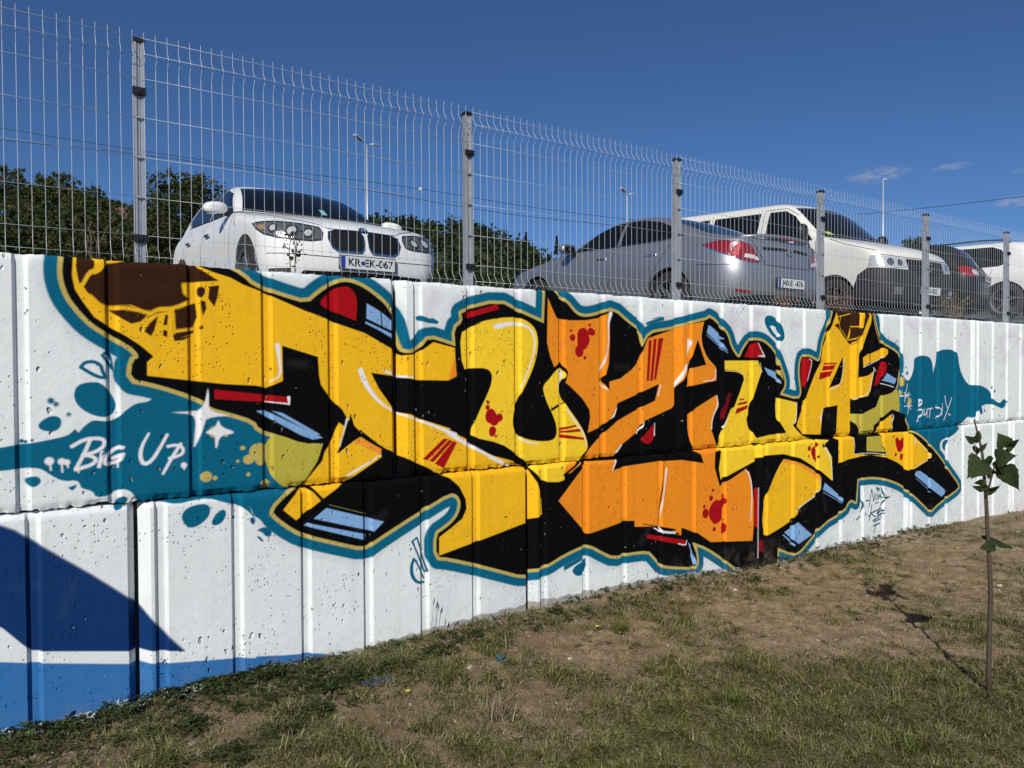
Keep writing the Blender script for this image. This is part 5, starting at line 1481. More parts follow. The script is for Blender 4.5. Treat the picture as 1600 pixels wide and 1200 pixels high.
# ---------------------------------------------------------------- black hatchback and white crossover, tails to the fence, at the far right
def tail_in(name, mat, L, W, H, belt, suv):
    w = W / 2
    f1, r1 = (.3, .35), (.24, .28)
    r0 = L
    K = [(.22, .15, r0 - .12, w * .88, .1, .1, f1, r1), (.28, .05, r0 - .05, w * .95, .1, .1, f1, r1), (.42, .0, r0, w * .99, .1, .1, f1, r1), (.62, .02, r0, w, .1, .1, f1, r1), (.78, .10, r0 - .02, w, .12, .1, f1, r1),
         (.88, .35, r0 - .04, w * .99, .18, .1, f1, r1), (belt - .06, .85, r0 - .06, w * .965, .2, .1, f1, r1), (belt, 1.15, r0 - .09, w * .93, .2, .1, (.2, .25), r1), (belt + .10, 1.33, r0 - .17, w * .89, .2, .1, (.15, .2), r1),
         (belt + (H - belt) * .55, 1.62, r0 - .32, w * .81, .2, .1, (.13, .2), r1), (H - .10, 1.90, r0 - .46, w * .72, .18, .1, (.14, .2), r1), (H - .045, 2.10, r0 - .62, w * .62, .15, .1, (.18, .2), r1), (H - .015, 2.35, r0 - .95, w * .45, .1, .1, (.2, .2), (.2, .2)), (H, 2.6, r0 - 1.3, w * .22, .04, .04, (.1, .1), (.1, .1))]
    c = Car(name, K, mat, L, 1)
    wr = .36 if suv else .31
    c.arches([(.85, wr, wr + .045), (L - .78, wr, wr + .045)])
    P = math.pi
    def flank(s, ph):
        c.patch('side_window', [(0, 1.50, belt + .02), (0, 2.35, belt + .03), (0, 2.33, H - .13), (0, 1.98, H - .17)], ph, M_GLASS)
        c.patch('side_window', [(0, 2.42, belt + .03), (0, L - .95, belt + .06), (0, L - .80, belt + .12), (0, L - .95, H - .22), (0, L - 1.15, H - .14), (0, 2.40, H - .13)], ph, M_GLASS)
        c.strip('door_gap', [(0, 1.35, belt), (0, 1.30, .35), (0, 2.35, .33), (0, 2.38, belt)], ph, M_SEAM, .008)
        c.strip('door_gap', [(0, 2.40, .35), (0, L - 1.25, .36), (0, L - 1.05, belt)], ph, M_SEAM, .008)
        c.strip('sill_trim', [(0, 1.2, .34), (0, L - 1.2, .34)], ph, M_DARKTRIM, .10 if suv else .04, .004)
        i = c.add('wing_mirror', ellipsoid('wing_mirror', (.11, .075, .08)), mat, None, (s * (w + .09), 1.5, belt + .07))
        c.add('mirror_foot', MB().box((min(s * -.18, 0), -.03, -.07), (max(s * -.18, 0), .03, -.03)).mesh('mirror_foot'), M_DARKTRIM, i)
        c.add('door_handle', MB().box((-.014, -.09, -.015), (.014, .09, .015)).mesh('door_handle'), mat, None, (s * w * .985, 2.2, .90))
        phi = P - s * R(40)
        if suv:
            o = [(s * w * .98, L - .42, .90), (s * w * .72, L - .12, .88), (s * w * .70, L - .13, 1.02), (s * w * .95, L - .42, 1.04)]
            c.patch('tail_lamp', o, phi, M_RED, .006, smooth=1)
        else:
            o = [(s * w * .97, L - .30, .80), (s * w * .60, L - .08, .78), (s * w * .58, L - .08, .92), (s * w * .80, L - .14, .98), (s * w * .95, L - .32, 1.0)]
            i = c.patch('tail_lamp', o, phi, M_RED, .006, smooth=1)
            c.patch('reversing_lens', [(s * w * .82, L - .17, .83), (s * w * .62, L - .09, .82), (s * w * .61, L - .09, .91), (s * w * .80, L - .16, .93)], phi, M_CLEAR, .010, i, smooth=1, res=.03, rim=.003)
        c.patch('headlight', [(s * .45 * w, .05, .68), (s * .92 * w, .50, .82), (s * .93 * w, .45, .72), (s * .62 * w, .12, .64)], s * R(38), M_LAMP, .005)
    both(flank)
    c.patch('rear_window', [(-w * .72, 0, belt + .05), (w * .72, 0, belt + .05), (w * .62, 0, H - .14), (0, 0, H - .11), (-w * .62, 0, H - .14)], P, M_GLASS)
    c.patch('windscreen', [(-w * .78, 0, belt + .06), (0, 0, belt + .03), (w * .78, 0, belt + .06), (w * .62, 0, H - .12), (0, 0, H - .09), (-w * .62, 0, H - .12)], 0, M_GLASS)
    c.strip('tailgate_gap', [(-w * .66, 0, .62), (w * .66, 0, .62)], P, M_SEAM, .008)
    both(lambda s, ph: c.strip('tailgate_gap', [(s * w * .66, 0, .62), (s * w * .72, 0, belt), (s * w * .66, 0, H - .1)], P, M_SEAM, .008))
    c.patch('rear_bumper_trim', [(-w * .86, 0, .24), (w * .86, 0, .24), (w * .88, 0, .40), (-w * .88, 0, .40)], P, M_GREYTRIM, .006)
    if suv:
        for s in (-1, 1):
            c.add('roof_rail', MB().tube([(s * w * .62, 2.0, H - .06), (s * w * .62, 2.1, H + .015), (s * w * .62, 3.0, H + .03), (s * w * .62, L - .95, H + .0), (s * w * .62, L - .85, H - .06)], .018, 6).mesh('roof_rail', True), M_DARKTRIM)
    add_wheels(c, (.85, L - .78), w - .11, wr, .215, 5, wr - .1)
    return c
car = tail_in('black_hatchback', M_PBLACK, 4.05, 1.72, 1.48, .95, False)
add_plate(car, 'A12-K', '-003', .80, 4.045, 1)
X, Y = 14.95, 2.5
car.finish('glossy black hatchback between the ivory van and the white crossover', 'car', (X - 4.05 * math.sin(R(14)), Y + 4.05 * math.cos(R(14)), yard_z(X, Y) + .16), R(180 + 14), slope=(R(-2.5), 0))
car = tail_in('white_crossover', M_PWHITE, 4.4, 1.82, 1.64, 1.02, True)
add_plate(car, 'K33-J', '-218', .62, 4.415, 1)
X, Y = 17.7, 2.2
car.finish('white crossover with dark roof rails parked last in the row at the far right', 'car', (X, Y + 4.4, yard_z(X, Y) + .18), R(180), slope=(R(-2.5), 0))
# ---------------------------------------------------------------- hills, woods and trees beyond the car park
def foliage_mat(name, cols, trans=.25):
    m, nt, p = nodes_of(name)
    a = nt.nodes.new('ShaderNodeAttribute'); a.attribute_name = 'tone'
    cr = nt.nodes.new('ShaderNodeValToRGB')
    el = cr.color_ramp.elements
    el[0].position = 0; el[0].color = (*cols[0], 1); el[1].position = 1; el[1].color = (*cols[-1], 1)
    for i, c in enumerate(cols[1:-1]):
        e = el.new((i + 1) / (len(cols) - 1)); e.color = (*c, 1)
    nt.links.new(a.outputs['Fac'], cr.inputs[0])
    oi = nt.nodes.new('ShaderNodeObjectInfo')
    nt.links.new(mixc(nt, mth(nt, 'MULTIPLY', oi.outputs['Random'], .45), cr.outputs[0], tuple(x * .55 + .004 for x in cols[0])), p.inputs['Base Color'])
    p.inputs['Roughness'].default_value = .7; p.inputs['Specular IOR Level'].default_value = .2
    tr = nt.nodes.new('ShaderNodeBsdfTranslucent'); nt.links.new(cr.outputs[0], tr.inputs['Color'])
    mx = nt.nodes.new('ShaderNodeMixShader'); mx.inputs[0].default_value = trans
    out = nt.nodes['Material Output']
    nt.links.new(p.outputs[0], mx.inputs[1]); nt.links.new(tr.outputs[0], mx.inputs[2]); nt.links.new(mx.outputs[0], out.inputs['Surface'])
    return m
M_LEAF = foliage_mat('broadleaf_foliage', [(.024, .036, .010), (.055, .072, .019), (.095, .108, .030), (.15, .14, .052)])
M_CONIF = foliage_mat('conifer_foliage', [(.010, .018, .009), (.022, .034, .014), (.036, .046, .018)])
M_WOODS = foliage_mat('hillside_woods', [(.020, .030, .010), (.040, .056, .015), (.068, .082, .022), (.100, .098, .032)])
M_BARK = simple('bark', (.085, .065, .048), .9, vary=.4, scale=3)

def leaf_quads(rng, C, size, flat=0.0):
    """leaf clumps at centres C: small bent quads with random attitudes"""
    n = len(C)
    a = rng.normal(size=(n, 3)); a[:, 2] *= (1 - flat); a /= np.linalg.norm(a, axis=1)[:, None]
    b = np.cross(a, rng.normal(size=(n, 3))); b /= np.linalg.norm(b, axis=1)[:, None]
    s = size * rng.uniform(.55, 1.35, (n, 1)); t = s * rng.uniform(.45, .9, (n, 1))
    nn = np.cross(a, b) * s * .25
    V = np.stack([C - a * s, C + b * t + nn, C + a * s, C - b * t + nn], 1).reshape(-1, 3)
    F = np.arange(4 * n).reshape(n, 4)
    return V, F

def crown_mesh(name, lobes, n, size, seed):
    """lobes: (centre, radii). Leaves gather near each lobe's surface in sub-clumps, with gaps between."""
    rng = np.random.default_rng(seed)
    vol = np.array([r[0] * r[1] * r[2] for _, r in lobes]) ** .66
    pick = rng.choice(len(lobes), max(24, n // 34), p=vol / vol.sum())
    C, T = [], []
    for k in pick:
        c, r = np.array(lobes[k][0]), np.array(lobes[k][1])
        d = rng.normal(size=3); d /= np.linalg.norm(d)
        if d[2] < -.5: d[2] *= -.6
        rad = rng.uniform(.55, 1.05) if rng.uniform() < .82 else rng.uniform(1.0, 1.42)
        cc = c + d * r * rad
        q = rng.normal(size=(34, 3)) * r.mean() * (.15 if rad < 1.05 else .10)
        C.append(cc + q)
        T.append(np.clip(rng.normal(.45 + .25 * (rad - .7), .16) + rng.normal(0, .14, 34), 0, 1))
    C = np.concatenate(C); T = np.concatenate(T)
    V, F = leaf_quads(rng, C, size)
    me = np_mesh(name, V, F)
    at = me.attributes.new('tone', 'FLOAT', 'FACE'); at.data.foreach_set('value', T.astype(np.float32))
    return me

def lobes_for(seed, H, W, n=9):
    r = np.random.default_rng(seed); L = [((0, 0, H * .62), (W * .34, W * .34, H * .26))]
    for i in range(n):
        a = r.uniform(0, 6.28); rr = W * r.uniform(.16, .38); z = H * r.uniform(.34, .86)
        k = 1 - abs(z / H - .55) * .9
        L.append(((math.cos(a) * rr * k, math.sin(a) * rr * k, z), (W * r.uniform(.13, .24),) * 2 + (H * r.uniform(.08, .15),)))
    L.append(((r.normal() * .05 * W, r.normal() * .05 * W, H * .90), (W * .14, W * .14, H * .10)))
    return L

def trunk_mesh(H, W, seed, base=.16):
    r = random.Random(seed)
    mb = MB().tube([(0, 0, -.6), (.03 * W, 0, H * .2), (-.02 * W, .02 * W, H * .45), (.02 * W, 0, H * .8)], [base * 1.3, base, base * .7, base * .2], 7)
    for k in range(5):
        a = r.uniform(0, 6.28); z = H * r.uniform(.25, .55); L = W * r.uniform(.2, .36)
        mb.tube([(0, 0, z), (math.cos(a) * L * .5, math.sin(a) * L * .5, z + H * .1), (math.cos(a) * L, math.sin(a) * L, z + H * r.uniform(.15, .26))], [base * .45, base * .3, base * .1], 5)
    return mb.mesh('trunk', True)

KIND = [(crown_mesh('crown', lobes_for(20 + k, 9.0, 6.3, 16), 8000, .125, 60 + k), trunk_mesh(9.0, 6.3, k)) for k in range(4)]
def tree(name, kind, pos, s, rz, label, cat='tree', group=None, sz=1.0, mat=M_LEAF):
    t = empty(name, pos, rz); t.scale = (s, s, s * sz)
    tag(t, label, cat, group)
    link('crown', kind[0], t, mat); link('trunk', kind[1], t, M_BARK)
    return t

# left hillside: a slope climbing to the left behind the car park
def slope_z(x, y):
    t = max(0.0, (y - 30) / 60)
    return 4.5 + 16.0 * min(t, 1.4) ** .9 * (1 / (1 + math.exp((x - 6) / 9))) * 1.1 + 1.0 * noise.noise(Vector((x * .05, y * .05, 2)))
hx, hy = np.linspace(-110, 60, 40), np.linspace(26, 150, 28)
V = np.array([(x, y, slope_z(x, y)) for y in hy for x in hx]); n = len(hx)
F = [(j * n + i, j * n + i + 1, (j + 1) * n + i + 1, (j + 1) * n + i) for j in range(len(hy) - 1) for i in range(n - 1)]
M_HILL = simple('hill_grass', (.035, .045, .015), .95, vary=.4, scale=.3)
tag(link('hillside', np_mesh('hillside', V, F, True), None, M_HILL), kind='structure')

# (pixel of the crown's top, depth, kind, width factor, label)
ROW = [((-60, 232), 78, 0, 1.25, None), ((8, 256), 74, 1, 1.15, 'dark tree at the highest point of the wooded slope, left edge of the view'),
       ((45, 283), 60, 2, 1.0, 'paler green tree low on the slope beside the left edge'), ((84, 263), 56, 3, 1.1, 'tall rounded tree rising above its neighbours on the left slope'),
       ((112, 290), 66, 0, 1.05, 'tree with a flat crown just right of the tallest slope tree'), ((140, 286), 52, 1, .8, 'small pointed tree standing up on the left skyline'),
       ((163, 304), 60, 2, .9, 'bushy tree halfway down the left skyline'), ((196, 312), 68, 3, 1.0, 'dark tree on the slope left of the first steel post'),
       ((226, 330), 74, 0, 1.0, 'tree partly behind the first steel post'), ((60, 318), 44, 1, .9, 'broad dark tree in the front row below the tallest slope tree'),
       ((15, 312), 42, 2, 1.0, 'front row tree at the left edge with grey green leaves'), ((120, 326), 42, 3, .9, 'front row tree below the small pointed tree'),
       ((176, 338), 44, 0, .85, 'front row tree with the bare branches before it'), ((-40, 300), 46, 3, 1.0, None), ((228, 352), 50, 2, .8, 'low tree between the first steel post and the parked hatchback')]
tr = random.Random(8)
for (px, py), t, k, w, lab in ROW:
    top = at_depth(px, py, t)
    H = 9.2 * w * 1.12
    g = slope_z(top[0], top[1])
    g = min(g, top[2] - 5.0)
    s = max(.55, min(1.9, (top[2] - g) / 9.3))
    tree('broadleaf_tree', KIND[k], (top[0], top[1], top[2] - 9.2 * s), s * 1.0, tr.uniform(0, 6), lab or ('dark tree on the wooded slope beyond the left edge, further back' if t > 60 else 'front row tree on the slope beyond the left edge'), 'tree', 'trees on the left slope')
# undergrowth under the trees: one mass
rng = np.random.default_rng(77)
C, T = [], []
for _ in range(760):
    px, py = rng.uniform(-120, 420), rng.uniform(335, 425); t = rng.uniform(36, 62)
    c = at_depth(px, max(py, np.interp(px, [-120, 0, 100, 240, 420], [300, 312, 325, 362, 395])), t)
    C.append(c + rng.normal(size=(34, 3)) * (.65, .65, .5)); T.append(np.clip(rng.normal(.35, .18) + rng.normal(0, .12, 34), 0, 1))
V, F = leaf_quads(rng, np.concatenate(C), .12)
me = np_mesh('undergrowth', V, F); a_ = me.attributes.new('tone', 'FLOAT', 'FACE'); a_.data.foreach_set('value', np.concatenate(T).astype(np.float32))
tag(link('undergrowth', me, None, M_LEAF), kind='stuff')
# the nearer tree behind the hatchback
NEAR = (crown_mesh('crown', lobes_for(91, 7.0, 6.0, 20), 6800, .085, 92), trunk_mesh(7.0, 6.0, 12, .12))
top = at_depth(298, 266, 38)
tree('broadleaf_tree', NEAR, (top[0], top[1], top[2] - 7.0 * 1.02), 1.02, 2.0, 'loose crowned deciduous tree standing behind the white hatchback', 'tree', None)
top = at_depth(258, 300, 40)
tree('broadleaf_tree', NEAR, (top[0], top[1], top[2] - 7.0 * .8), .8, 4.4, 'smaller loose tree just right of the first steel post', 'tree', None)

# far hill with its woods
def far_z(x, y):
    d = (x * IMR[0] + (y + 3.93) * IMR[1]) / (x * OPT[0] + (y + 3.93) * OPT[1] + 1e-6)
    px = 800 + 1156 * d
    crest = np.interp(px, [200, 420, 600, 660, 740, 800, 860, 900, 1000, 1100, 1500, 1700], [.165, .18, .188, .180, .176, .158, .135, .122, .11, .105, .095, .09])
    dist = x * OPT[0] + (y + 3.93) * OPT[1]
    t = min(1.0, max(0.0, (dist - 120) / 130))
    return EYE + 3.5 + (crest * 250 - 3.5) * (t * t * (3 - 2 * t)) - max(0, dist - 255) * .1
hx = []
for dist in np.linspace(110, 330, 24):
    for l in np.linspace(-.75, .9, 70):
        p = CAM[:2] + OPT[:2] / np.linalg.norm(OPT[:2]) * dist + IMR[:2] / np.linalg.norm(IMR[:2]) * dist * l
        hx.append((p[0], p[1], far_z(p[0], p[1])))
F = [(j * 70 + i, j * 70 + i + 1, (j + 1) * 70 + i + 1, (j + 1) * 70 + i) for j in range(23) for i in range(69)]
tag(link('hills', np_mesh('hills', np.array(hx), F, True), None, M_HILL), kind='structure')
C, T, S = [], [], []
for _ in range(2600):
    dist = rng.uniform(130, 262); l = rng.uniform(-.45, .62)
    p = CAM[:2] + OPT[:2] / np.linalg.norm(OPT[:2]) * dist + IMR[:2] / np.linalg.norm(IMR[:2]) * dist * l
    z = far_z(p[0], p[1])
    h = rng.uniform(2.5, 5.5); tone = rng.normal(.42, .2)
    q = rng.normal(size=(26, 3)) * (1.2, 1.2, 1.0); q[:, :2] *= np.clip(1.35 - (q[:, 2:3] + 1) * .35, .35, 1.5)
    C.append(np.array([p[0], p[1], z + h * .55]) + q * (h / 4)); T.append(np.clip(tone + rng.normal(0, .12, 26), 0, 1))
V, F = leaf_quads(rng, np.concatenate(C), .62)
me = np_mesh('hillside_woods', V, F); a_ = me.attributes.new('tone', 'FLOAT', 'FACE'); a_.data.foreach_set('value', np.concatenate(T).astype(np.float32))
tag(link('hillside_woods', me, None, M_WOODS), kind='stuff')
# conifers standing up on the far skyline
def conifer_mesh(seed, H=10, n=26):
    r = np.random.default_rng(seed); C = []
    for k in range(n):
        z = H * (.12 + .88 * k / n); rad = (1 - z / H) * H * .17 + .15
        m = 16
        a = r.uniform(0, 6.28, m); q = rad * np.sqrt(r.uniform(.1, 1, m))
        C.append(np.stack([np.cos(a) * q, np.sin(a) * q, z - q * .25 + r.normal(0, .1, m)], 1))
    C = np.concatenate(C)
    V, F = leaf_quads(r, C, .42)
    me = np_mesh('crown', V, F); T = np.clip(r.normal(.4, .25, len(F)), 0, 1)
    a_ = me.attributes.new('tone', 'FLOAT', 'FACE'); a_.data.foreach_set('value', T.astype(np.float32))
    return me
CON = [(conifer_mesh(3 + k), MB().tube([(0, 0, -.5), (0, 0, 9.6)], [.16, .03], 6).mesh('trunk')) for k in range(2)]
for (px, py), t, lab in (((630, 336), 190, 'taller of the two dark conifers above the hatchback\'s bonnet'), ((643, 337), 192, 'right one of the paired dark conifers above the hatchback\'s bonnet'),
                         ((822, 362), 205, 'lone conifer on the far ridge left of the silver saloon'), ((870, 368), 200, 'last conifer on the ridge beside the silver saloon\'s roof'), ((755, 350), 215, 'conifer on the ridge just right of the second steel post')):
    top = at_depth(px, py, t)
    s = .75 if px < 700 else .55
    tree('conifer_tree', CON[px % 2], (top[0], top[1], top[2] - 10 * s), s, px * .1, lab, 'tree', 'conifers on the far ridge', 1.0, M_CONIF)
# treetops beyond the black car
for (px, py), t, k, lab in (((1424, 369), 70, 1, 'tree top showing between the van\'s bonnet and a steel post'), ((1444, 373), 74, 2, 'tree top just left of the fifth steel post')):
    top = at_depth(px, py, t)
    tree('broadleaf_tree', KIND[k], (top[0], top[1], top[2] - 9.2 * .6), .6, px, lab, 'tree')

# house roof on the slope, just left of the first steel post
M_ROOF = simple('roof_tiles_far', (.22, .10, .07), .85, vary=.3, scale=4); M_WALLH = simple('house_wall_far', (.40, .33, .26), .9)
c = at_depth(214, 343, 58)
h = empty('house', (c[0], c[1], c[2] - 3.2), R(20)); tag(h, 'small house with a brown tiled roof on the slope by the first steel post', 'house')
MB().box((-2.2, -2, -2), (2.2, 2, 2.4)).build('wall', M_WALLH, h)
rf = MB().add([(-2.6, -2.5, 2.3), (2.6, -2.5, 2.3), (2.6, 2.5, 2.3), (-2.6, 2.5, 2.3), (-2.6, 0, 3.9), (2.6, 0, 3.9)], [(0, 1, 5, 4), (2, 3, 4, 5), (0, 4, 3), (1, 2, 5), (0, 3, 2, 1)])
rf.build('roof', M_ROOF, h)

# ---------------------------------------------------------------- street lamps and overhead cables
M_LPOLE = simple('lamp_pole_steel', (.55, .57, .58), .4, metal=.3); M_LHEAD = simple('lamp_head', (.62, .64, .66), .35, metal=.2)
def street_lamp(px, py, t, two, label, foot_py, aim):
    top = at_depth(px, py, t)
    z0 = yard_z(top[0], top[1]); H = top[2] - z0
    r = empty('street_lamp', (top[0], top[1], z0), aim); tag(r, label, 'street lamp')
    MB().tube([(0, 0, -.3), (0, 0, H * .5), (0, 0, H)], [.06, .042, .028], 10).build('pole', M_LPOLE, r, True)
    for s in ((-1, 1) if two else (1,)):
        arm = MB().tube([(0, 0, H - .02), (s * .35, 0, H + .10)], .018, 6).build('arm', M_LPOLE, r)
        hd = MB(); M = Matrix.Translation((s * .56, 0, H + .15)) @ Matrix.Rotation(-s * R(14), 4, 'Y')
        hd.box((-.26, -.09, -.025), (.26, .09, .025), M); hd.box((-.22, -.07, .0252), (.08, .07, .05), M)
        hd.build('lamp_head', M_LHEAD, r)
street_lamp(573, 226, 33, True, 'tall double headed street lamp rising behind the white hatchback', 340, R(28))
street_lamp(980, 304, 42, True, 'double headed street lamp above the silver saloon\'s roof', 342, R(22))
street_lamp(1380, 281, 39, False, 'single headed street lamp above the ivory van', 360, R(18))
M_CABLE = simple('cable_sheath', (.02, .02, .022), .6)
def cable(pts, label, r=.014):
    P = [at_depth(x, y, t) for x, y, t in pts]
    # smooth sag
    Q_ = chaikin(np.array(P), 2, False, 181)
    tag(MB().tube([tuple(p) for p in Q_], r, 5).build('overhead_cable', M_CABLE), label, 'cable')
cable([(-300, 150, 34), (0, 200, 34), (315, 251, 35), (657, 294, 38), (800, 320, 41), (975, 343, 45), (1100, 352, 47)], 'upper overhead cable carrying a small marker ball, crossing behind the fence')
cable([(-300, 200, 34), (60, 222, 34), (384, 262, 35), (600, 302, 37), (765, 331, 40), (900, 347, 43), (1060, 360, 46)], 'lower overhead cable without any ball, crossing behind the fence')
cable([(1340, 335, 60), (1430, 327, 58), (1600, 307, 55), (1800, 282, 50)], 'overhead cable rising to the right over the black car', .022)
tag(MB().lathe([(.001, -.11), (.08, -.08), (.11, 0), (.08, .08), (.001, .11)], 'z', 12).build('marker_ball', simple('marker_ball_paint', (.55, .55, .5), .5)), 'pale round marker ball hanging on the upper cable', 'marker ball').location = at_depth(657, 296, 38)
# ---------------------------------------------------------------- a few thin clouds low in the sky
def cloud_mask():
    tc = wn.nodes.new('ShaderNodeTexCoord')
    vec = tc.outputs['Generated']
    total = None
    for (px, py, wu, wv, amt) in ((1372, 273, .040, .010, .55), (1352, 277, .014, .007, .5), (1392, 268, .024, .006, .5), (1488, 260, .022, .0045, .6), (1470, 263, .014, .003, .4), (1596, 313, .028, .007, .75), (1598, 266, .012, .003, .35)):
        d = Vector(sight(px, py)).normalized()
        u = Vector((0, 0, 1)).cross(d).normalized(); v = d.cross(u)
        def dot(w):
            n = wn.nodes.new('ShaderNodeVectorMath'); n.operation = 'DOT_PRODUCT'; wn.links.new(vec, n.inputs[0]); n.inputs[1].default_value = w
            return n.outputs['Value']
        a = mth(wn, 'POWER', mth(wn, 'ABSOLUTE', mth(wn, 'DIVIDE', dot(u), wu)), 2.0)
        b = mth(wn, 'POWER', mth(wn, 'ABSOLUTE', mth(wn, 'DIVIDE', dot(v), wv)), 2.0)
        e = mth(wn, 'SUBTRACT', 1.0, mth(wn, 'ADD', a, b), clamp=True)
        e = mth(wn, 'MULTIPLY', e, mth(wn, 'GREATER_THAN', dot(d), 0.5))
        e = mth(wn, 'MULTIPLY', e, amt * .7)
        total = e if total is None else mth(wn, 'MAXIMUM', total, e)
    mp = wn.nodes.new('ShaderNodeMapping'); mp.inputs['Scale'].default_value = (60, 60, 150); wn.links.new(vec, mp.inputs['Vector'])
    nz = tex_noise(wn, mp.outputs[0], 1.4, 6, .6)
    return mth(wn, 'MULTIPLY', total, ramp(wn, nz, .38, .62))
mk = cloud_mask()
cl = mixc(wn, mk, w_sky.outputs['Color'], (6.2, 6.0, 6.2))
wn.links.new(cl, w_bg.inputs['Color'])
# ---------------------------------------------------------------- grass, weeds and litter on the bank
def ground_at(x, y):
    c = cover(x, y)
    return lawn_z(x, y) + .012 * vnoise(x, y, 14, 2.2) + .0075 * vnoise(x, y, 38, 5.2) + .010 * max(0, min(1, c)) * (vnoise(x, y, 26, 8.8) + .3)
from mathutils.kdtree import KDTree
_GI = (gx, gy)
def zlook(x, y):
    """height and cover of the built ground sheet (bilinear)"""
    i = np.clip(np.searchsorted(gx, x) - 1, 0, len(gx) - 2); j = np.clip(np.searchsorted(gy, y) - 1, 0, len(gy) - 2)
    fx = (x - gx[i]) / (gx[i + 1] - gx[i]); fy = (y - gy[j]) / (gy[j + 1] - gy[j])
    def b(A): return A[j, i] * (1 - fx) * (1 - fy) + A[j, i + 1] * fx * (1 - fy) + A[j + 1, i] * (1 - fx) * fy + A[j + 1, i + 1] * fx * fy
    return b(GZ), b(GC)

def tone_mat(name, cols, rough=.75, trans=.2):
    m = foliage_mat(name, cols, trans); return m
M_GRASS = foliage_mat('grass_blades', [(.045, .066, .013), (.110, .138, .026), (.185, .205, .050), (.34, .30, .12), (.56, .48, .27)], .10)
M_STRAW = foliage_mat('dry_stalks', [(.16, .12, .07), (.30, .24, .14), (.42, .36, .24)], .1)
M_WEED = foliage_mat('weed_leaves', [(.034, .052, .016), (.075, .100, .028), (.125, .150, .046)], .2)

def blades(rng, P, L, W, lean, T):
    """bent strips rooted at P; n x 3"""
    n = len(P)
    az = rng.uniform(0, 2 * np.pi, n); d = np.stack([np.cos(az), np.sin(az), np.zeros(n)], 1)
    side = np.stack([-np.sin(az), np.cos(az), np.zeros(n)], 1)
    up = np.array([0, 0, 1.0])
    le = np.clip(lean + rng.normal(0, .22, n), .05, 1.25)[:, None]
    L = L[:, None]; W = W[:, None]
    p1 = P + L * .5 * (up * np.cos(le * .7) + d * np.sin(le * .7))
    p2 = p1 + L * .5 * (up * np.cos(le * 1.5) + d * np.sin(le * 1.5))
    V = np.stack([P - side * W, P + side * W, p1 - side * W * .8, p1 + side * W * .8, p2], 1).reshape(-1, 3)
    b = np.arange(n)[:, None] * 5
    F = np.concatenate([b + np.array([[0, 1, 3]]), b + np.array([[0, 3, 2]]), b + np.array([[2, 3, 4]])], 1).reshape(-1, 3)
    return V, F, np.repeat(T, 3)

def scatter(n, dens, rng):
    """random points of the bank in view, thinned by a density function of cover; crowded towards the camera"""
    out = []
    while len(out) < 1 or sum(map(len, out)) < n:
        m = 60000
        px = rng.uniform(-260, 1860, m); py = rng.uniform(775, 1300, m)
        D = OPT[None] + ((px - 800) / FPX)[:, None] * IMR[None] + ((py - 600) / FPX)[:, None] * IMD[None]
        t = (0.0 - CAM[2]) / D[:, 2]
        q = CAM[None] + D * t[:, None]
        # equalise: keep more of the near ones than a uniform spread over the ground would
        ok = (q[:, 1] < .03) & (q[:, 1] > -3.4) & (q[:, 0] > -1.4) & (q[:, 0] < 13)
        q = q[ok]
        z, c = zlook(q[:, 0], q[:, 1])
        keep = rng.uniform(0, 1, len(q)) < dens(c, q)
        q = np.stack([q[:, 0], q[:, 1], z], 1)[keep]
        out.append(np.concatenate([q, c[keep][:, None]], 1))
    return np.concatenate(out)[:n]

rng = np.random.default_rng(5)
def grass_layer(name, n, dens, Lr, Wr, lean, tone, mat):
    Q_ = scatter(n, dens, rng)
    P = Q_[:, :3] - (0, 0, .004); c = Q_[:, 3]
    cl = np.array([noise.noise(Vector((p[0] * 7, p[1] * 7, 3.3))) for p in P])
    L = rng.uniform(*Lr, n) * np.clip(.75 + .45 * c, .5, 1.3) * np.clip(1 + 1.1 * cl, .5, 1.7); W = rng.uniform(*Wr, n)
    T = np.clip(tone(c, n), 0, 1)
    V, F, T3 = blades(rng, P, L, W, lean, T)
    me = np_mesh(name, V, F); a_ = me.attributes.new('tone', 'FLOAT', 'FACE'); a_.data.foreach_set('value', T3.astype(np.float32))
    o = link(name, me, None, mat); tag(o, kind='stuff')
    return o
grass_layer('grass', 135000, lambda c, q: np.clip((c - .22) * 1.25, 0.03, 1), (.020, .075), (.0015, .0031), 1.12,
            lambda c, n: np.where(rng.uniform(0, 1, n) < np.clip(.55 - .4 * c, .12, .6), rng.uniform(.55, 1, n), rng.normal(.36, .17, n)), M_GRASS)
grass_layer('straw_litter', 8500, lambda c, q: np.clip(.35 + .3 * c, .2, .7), (.06, .13), (.0007, .0014), 1.42,
            lambda c, n: rng.uniform(.5, 1, n), M_STRAW)
grass_layer('dry_grass', 80000, lambda c, q: np.clip(.30 + .45 * c, 0.14, .85) * np.clip(.25 + q[:, 0] * .3, .2, 1), (.02, .085), (.0008, .0019), 1.3,
            lambda c, n: rng.uniform(0, 1, n), M_STRAW)
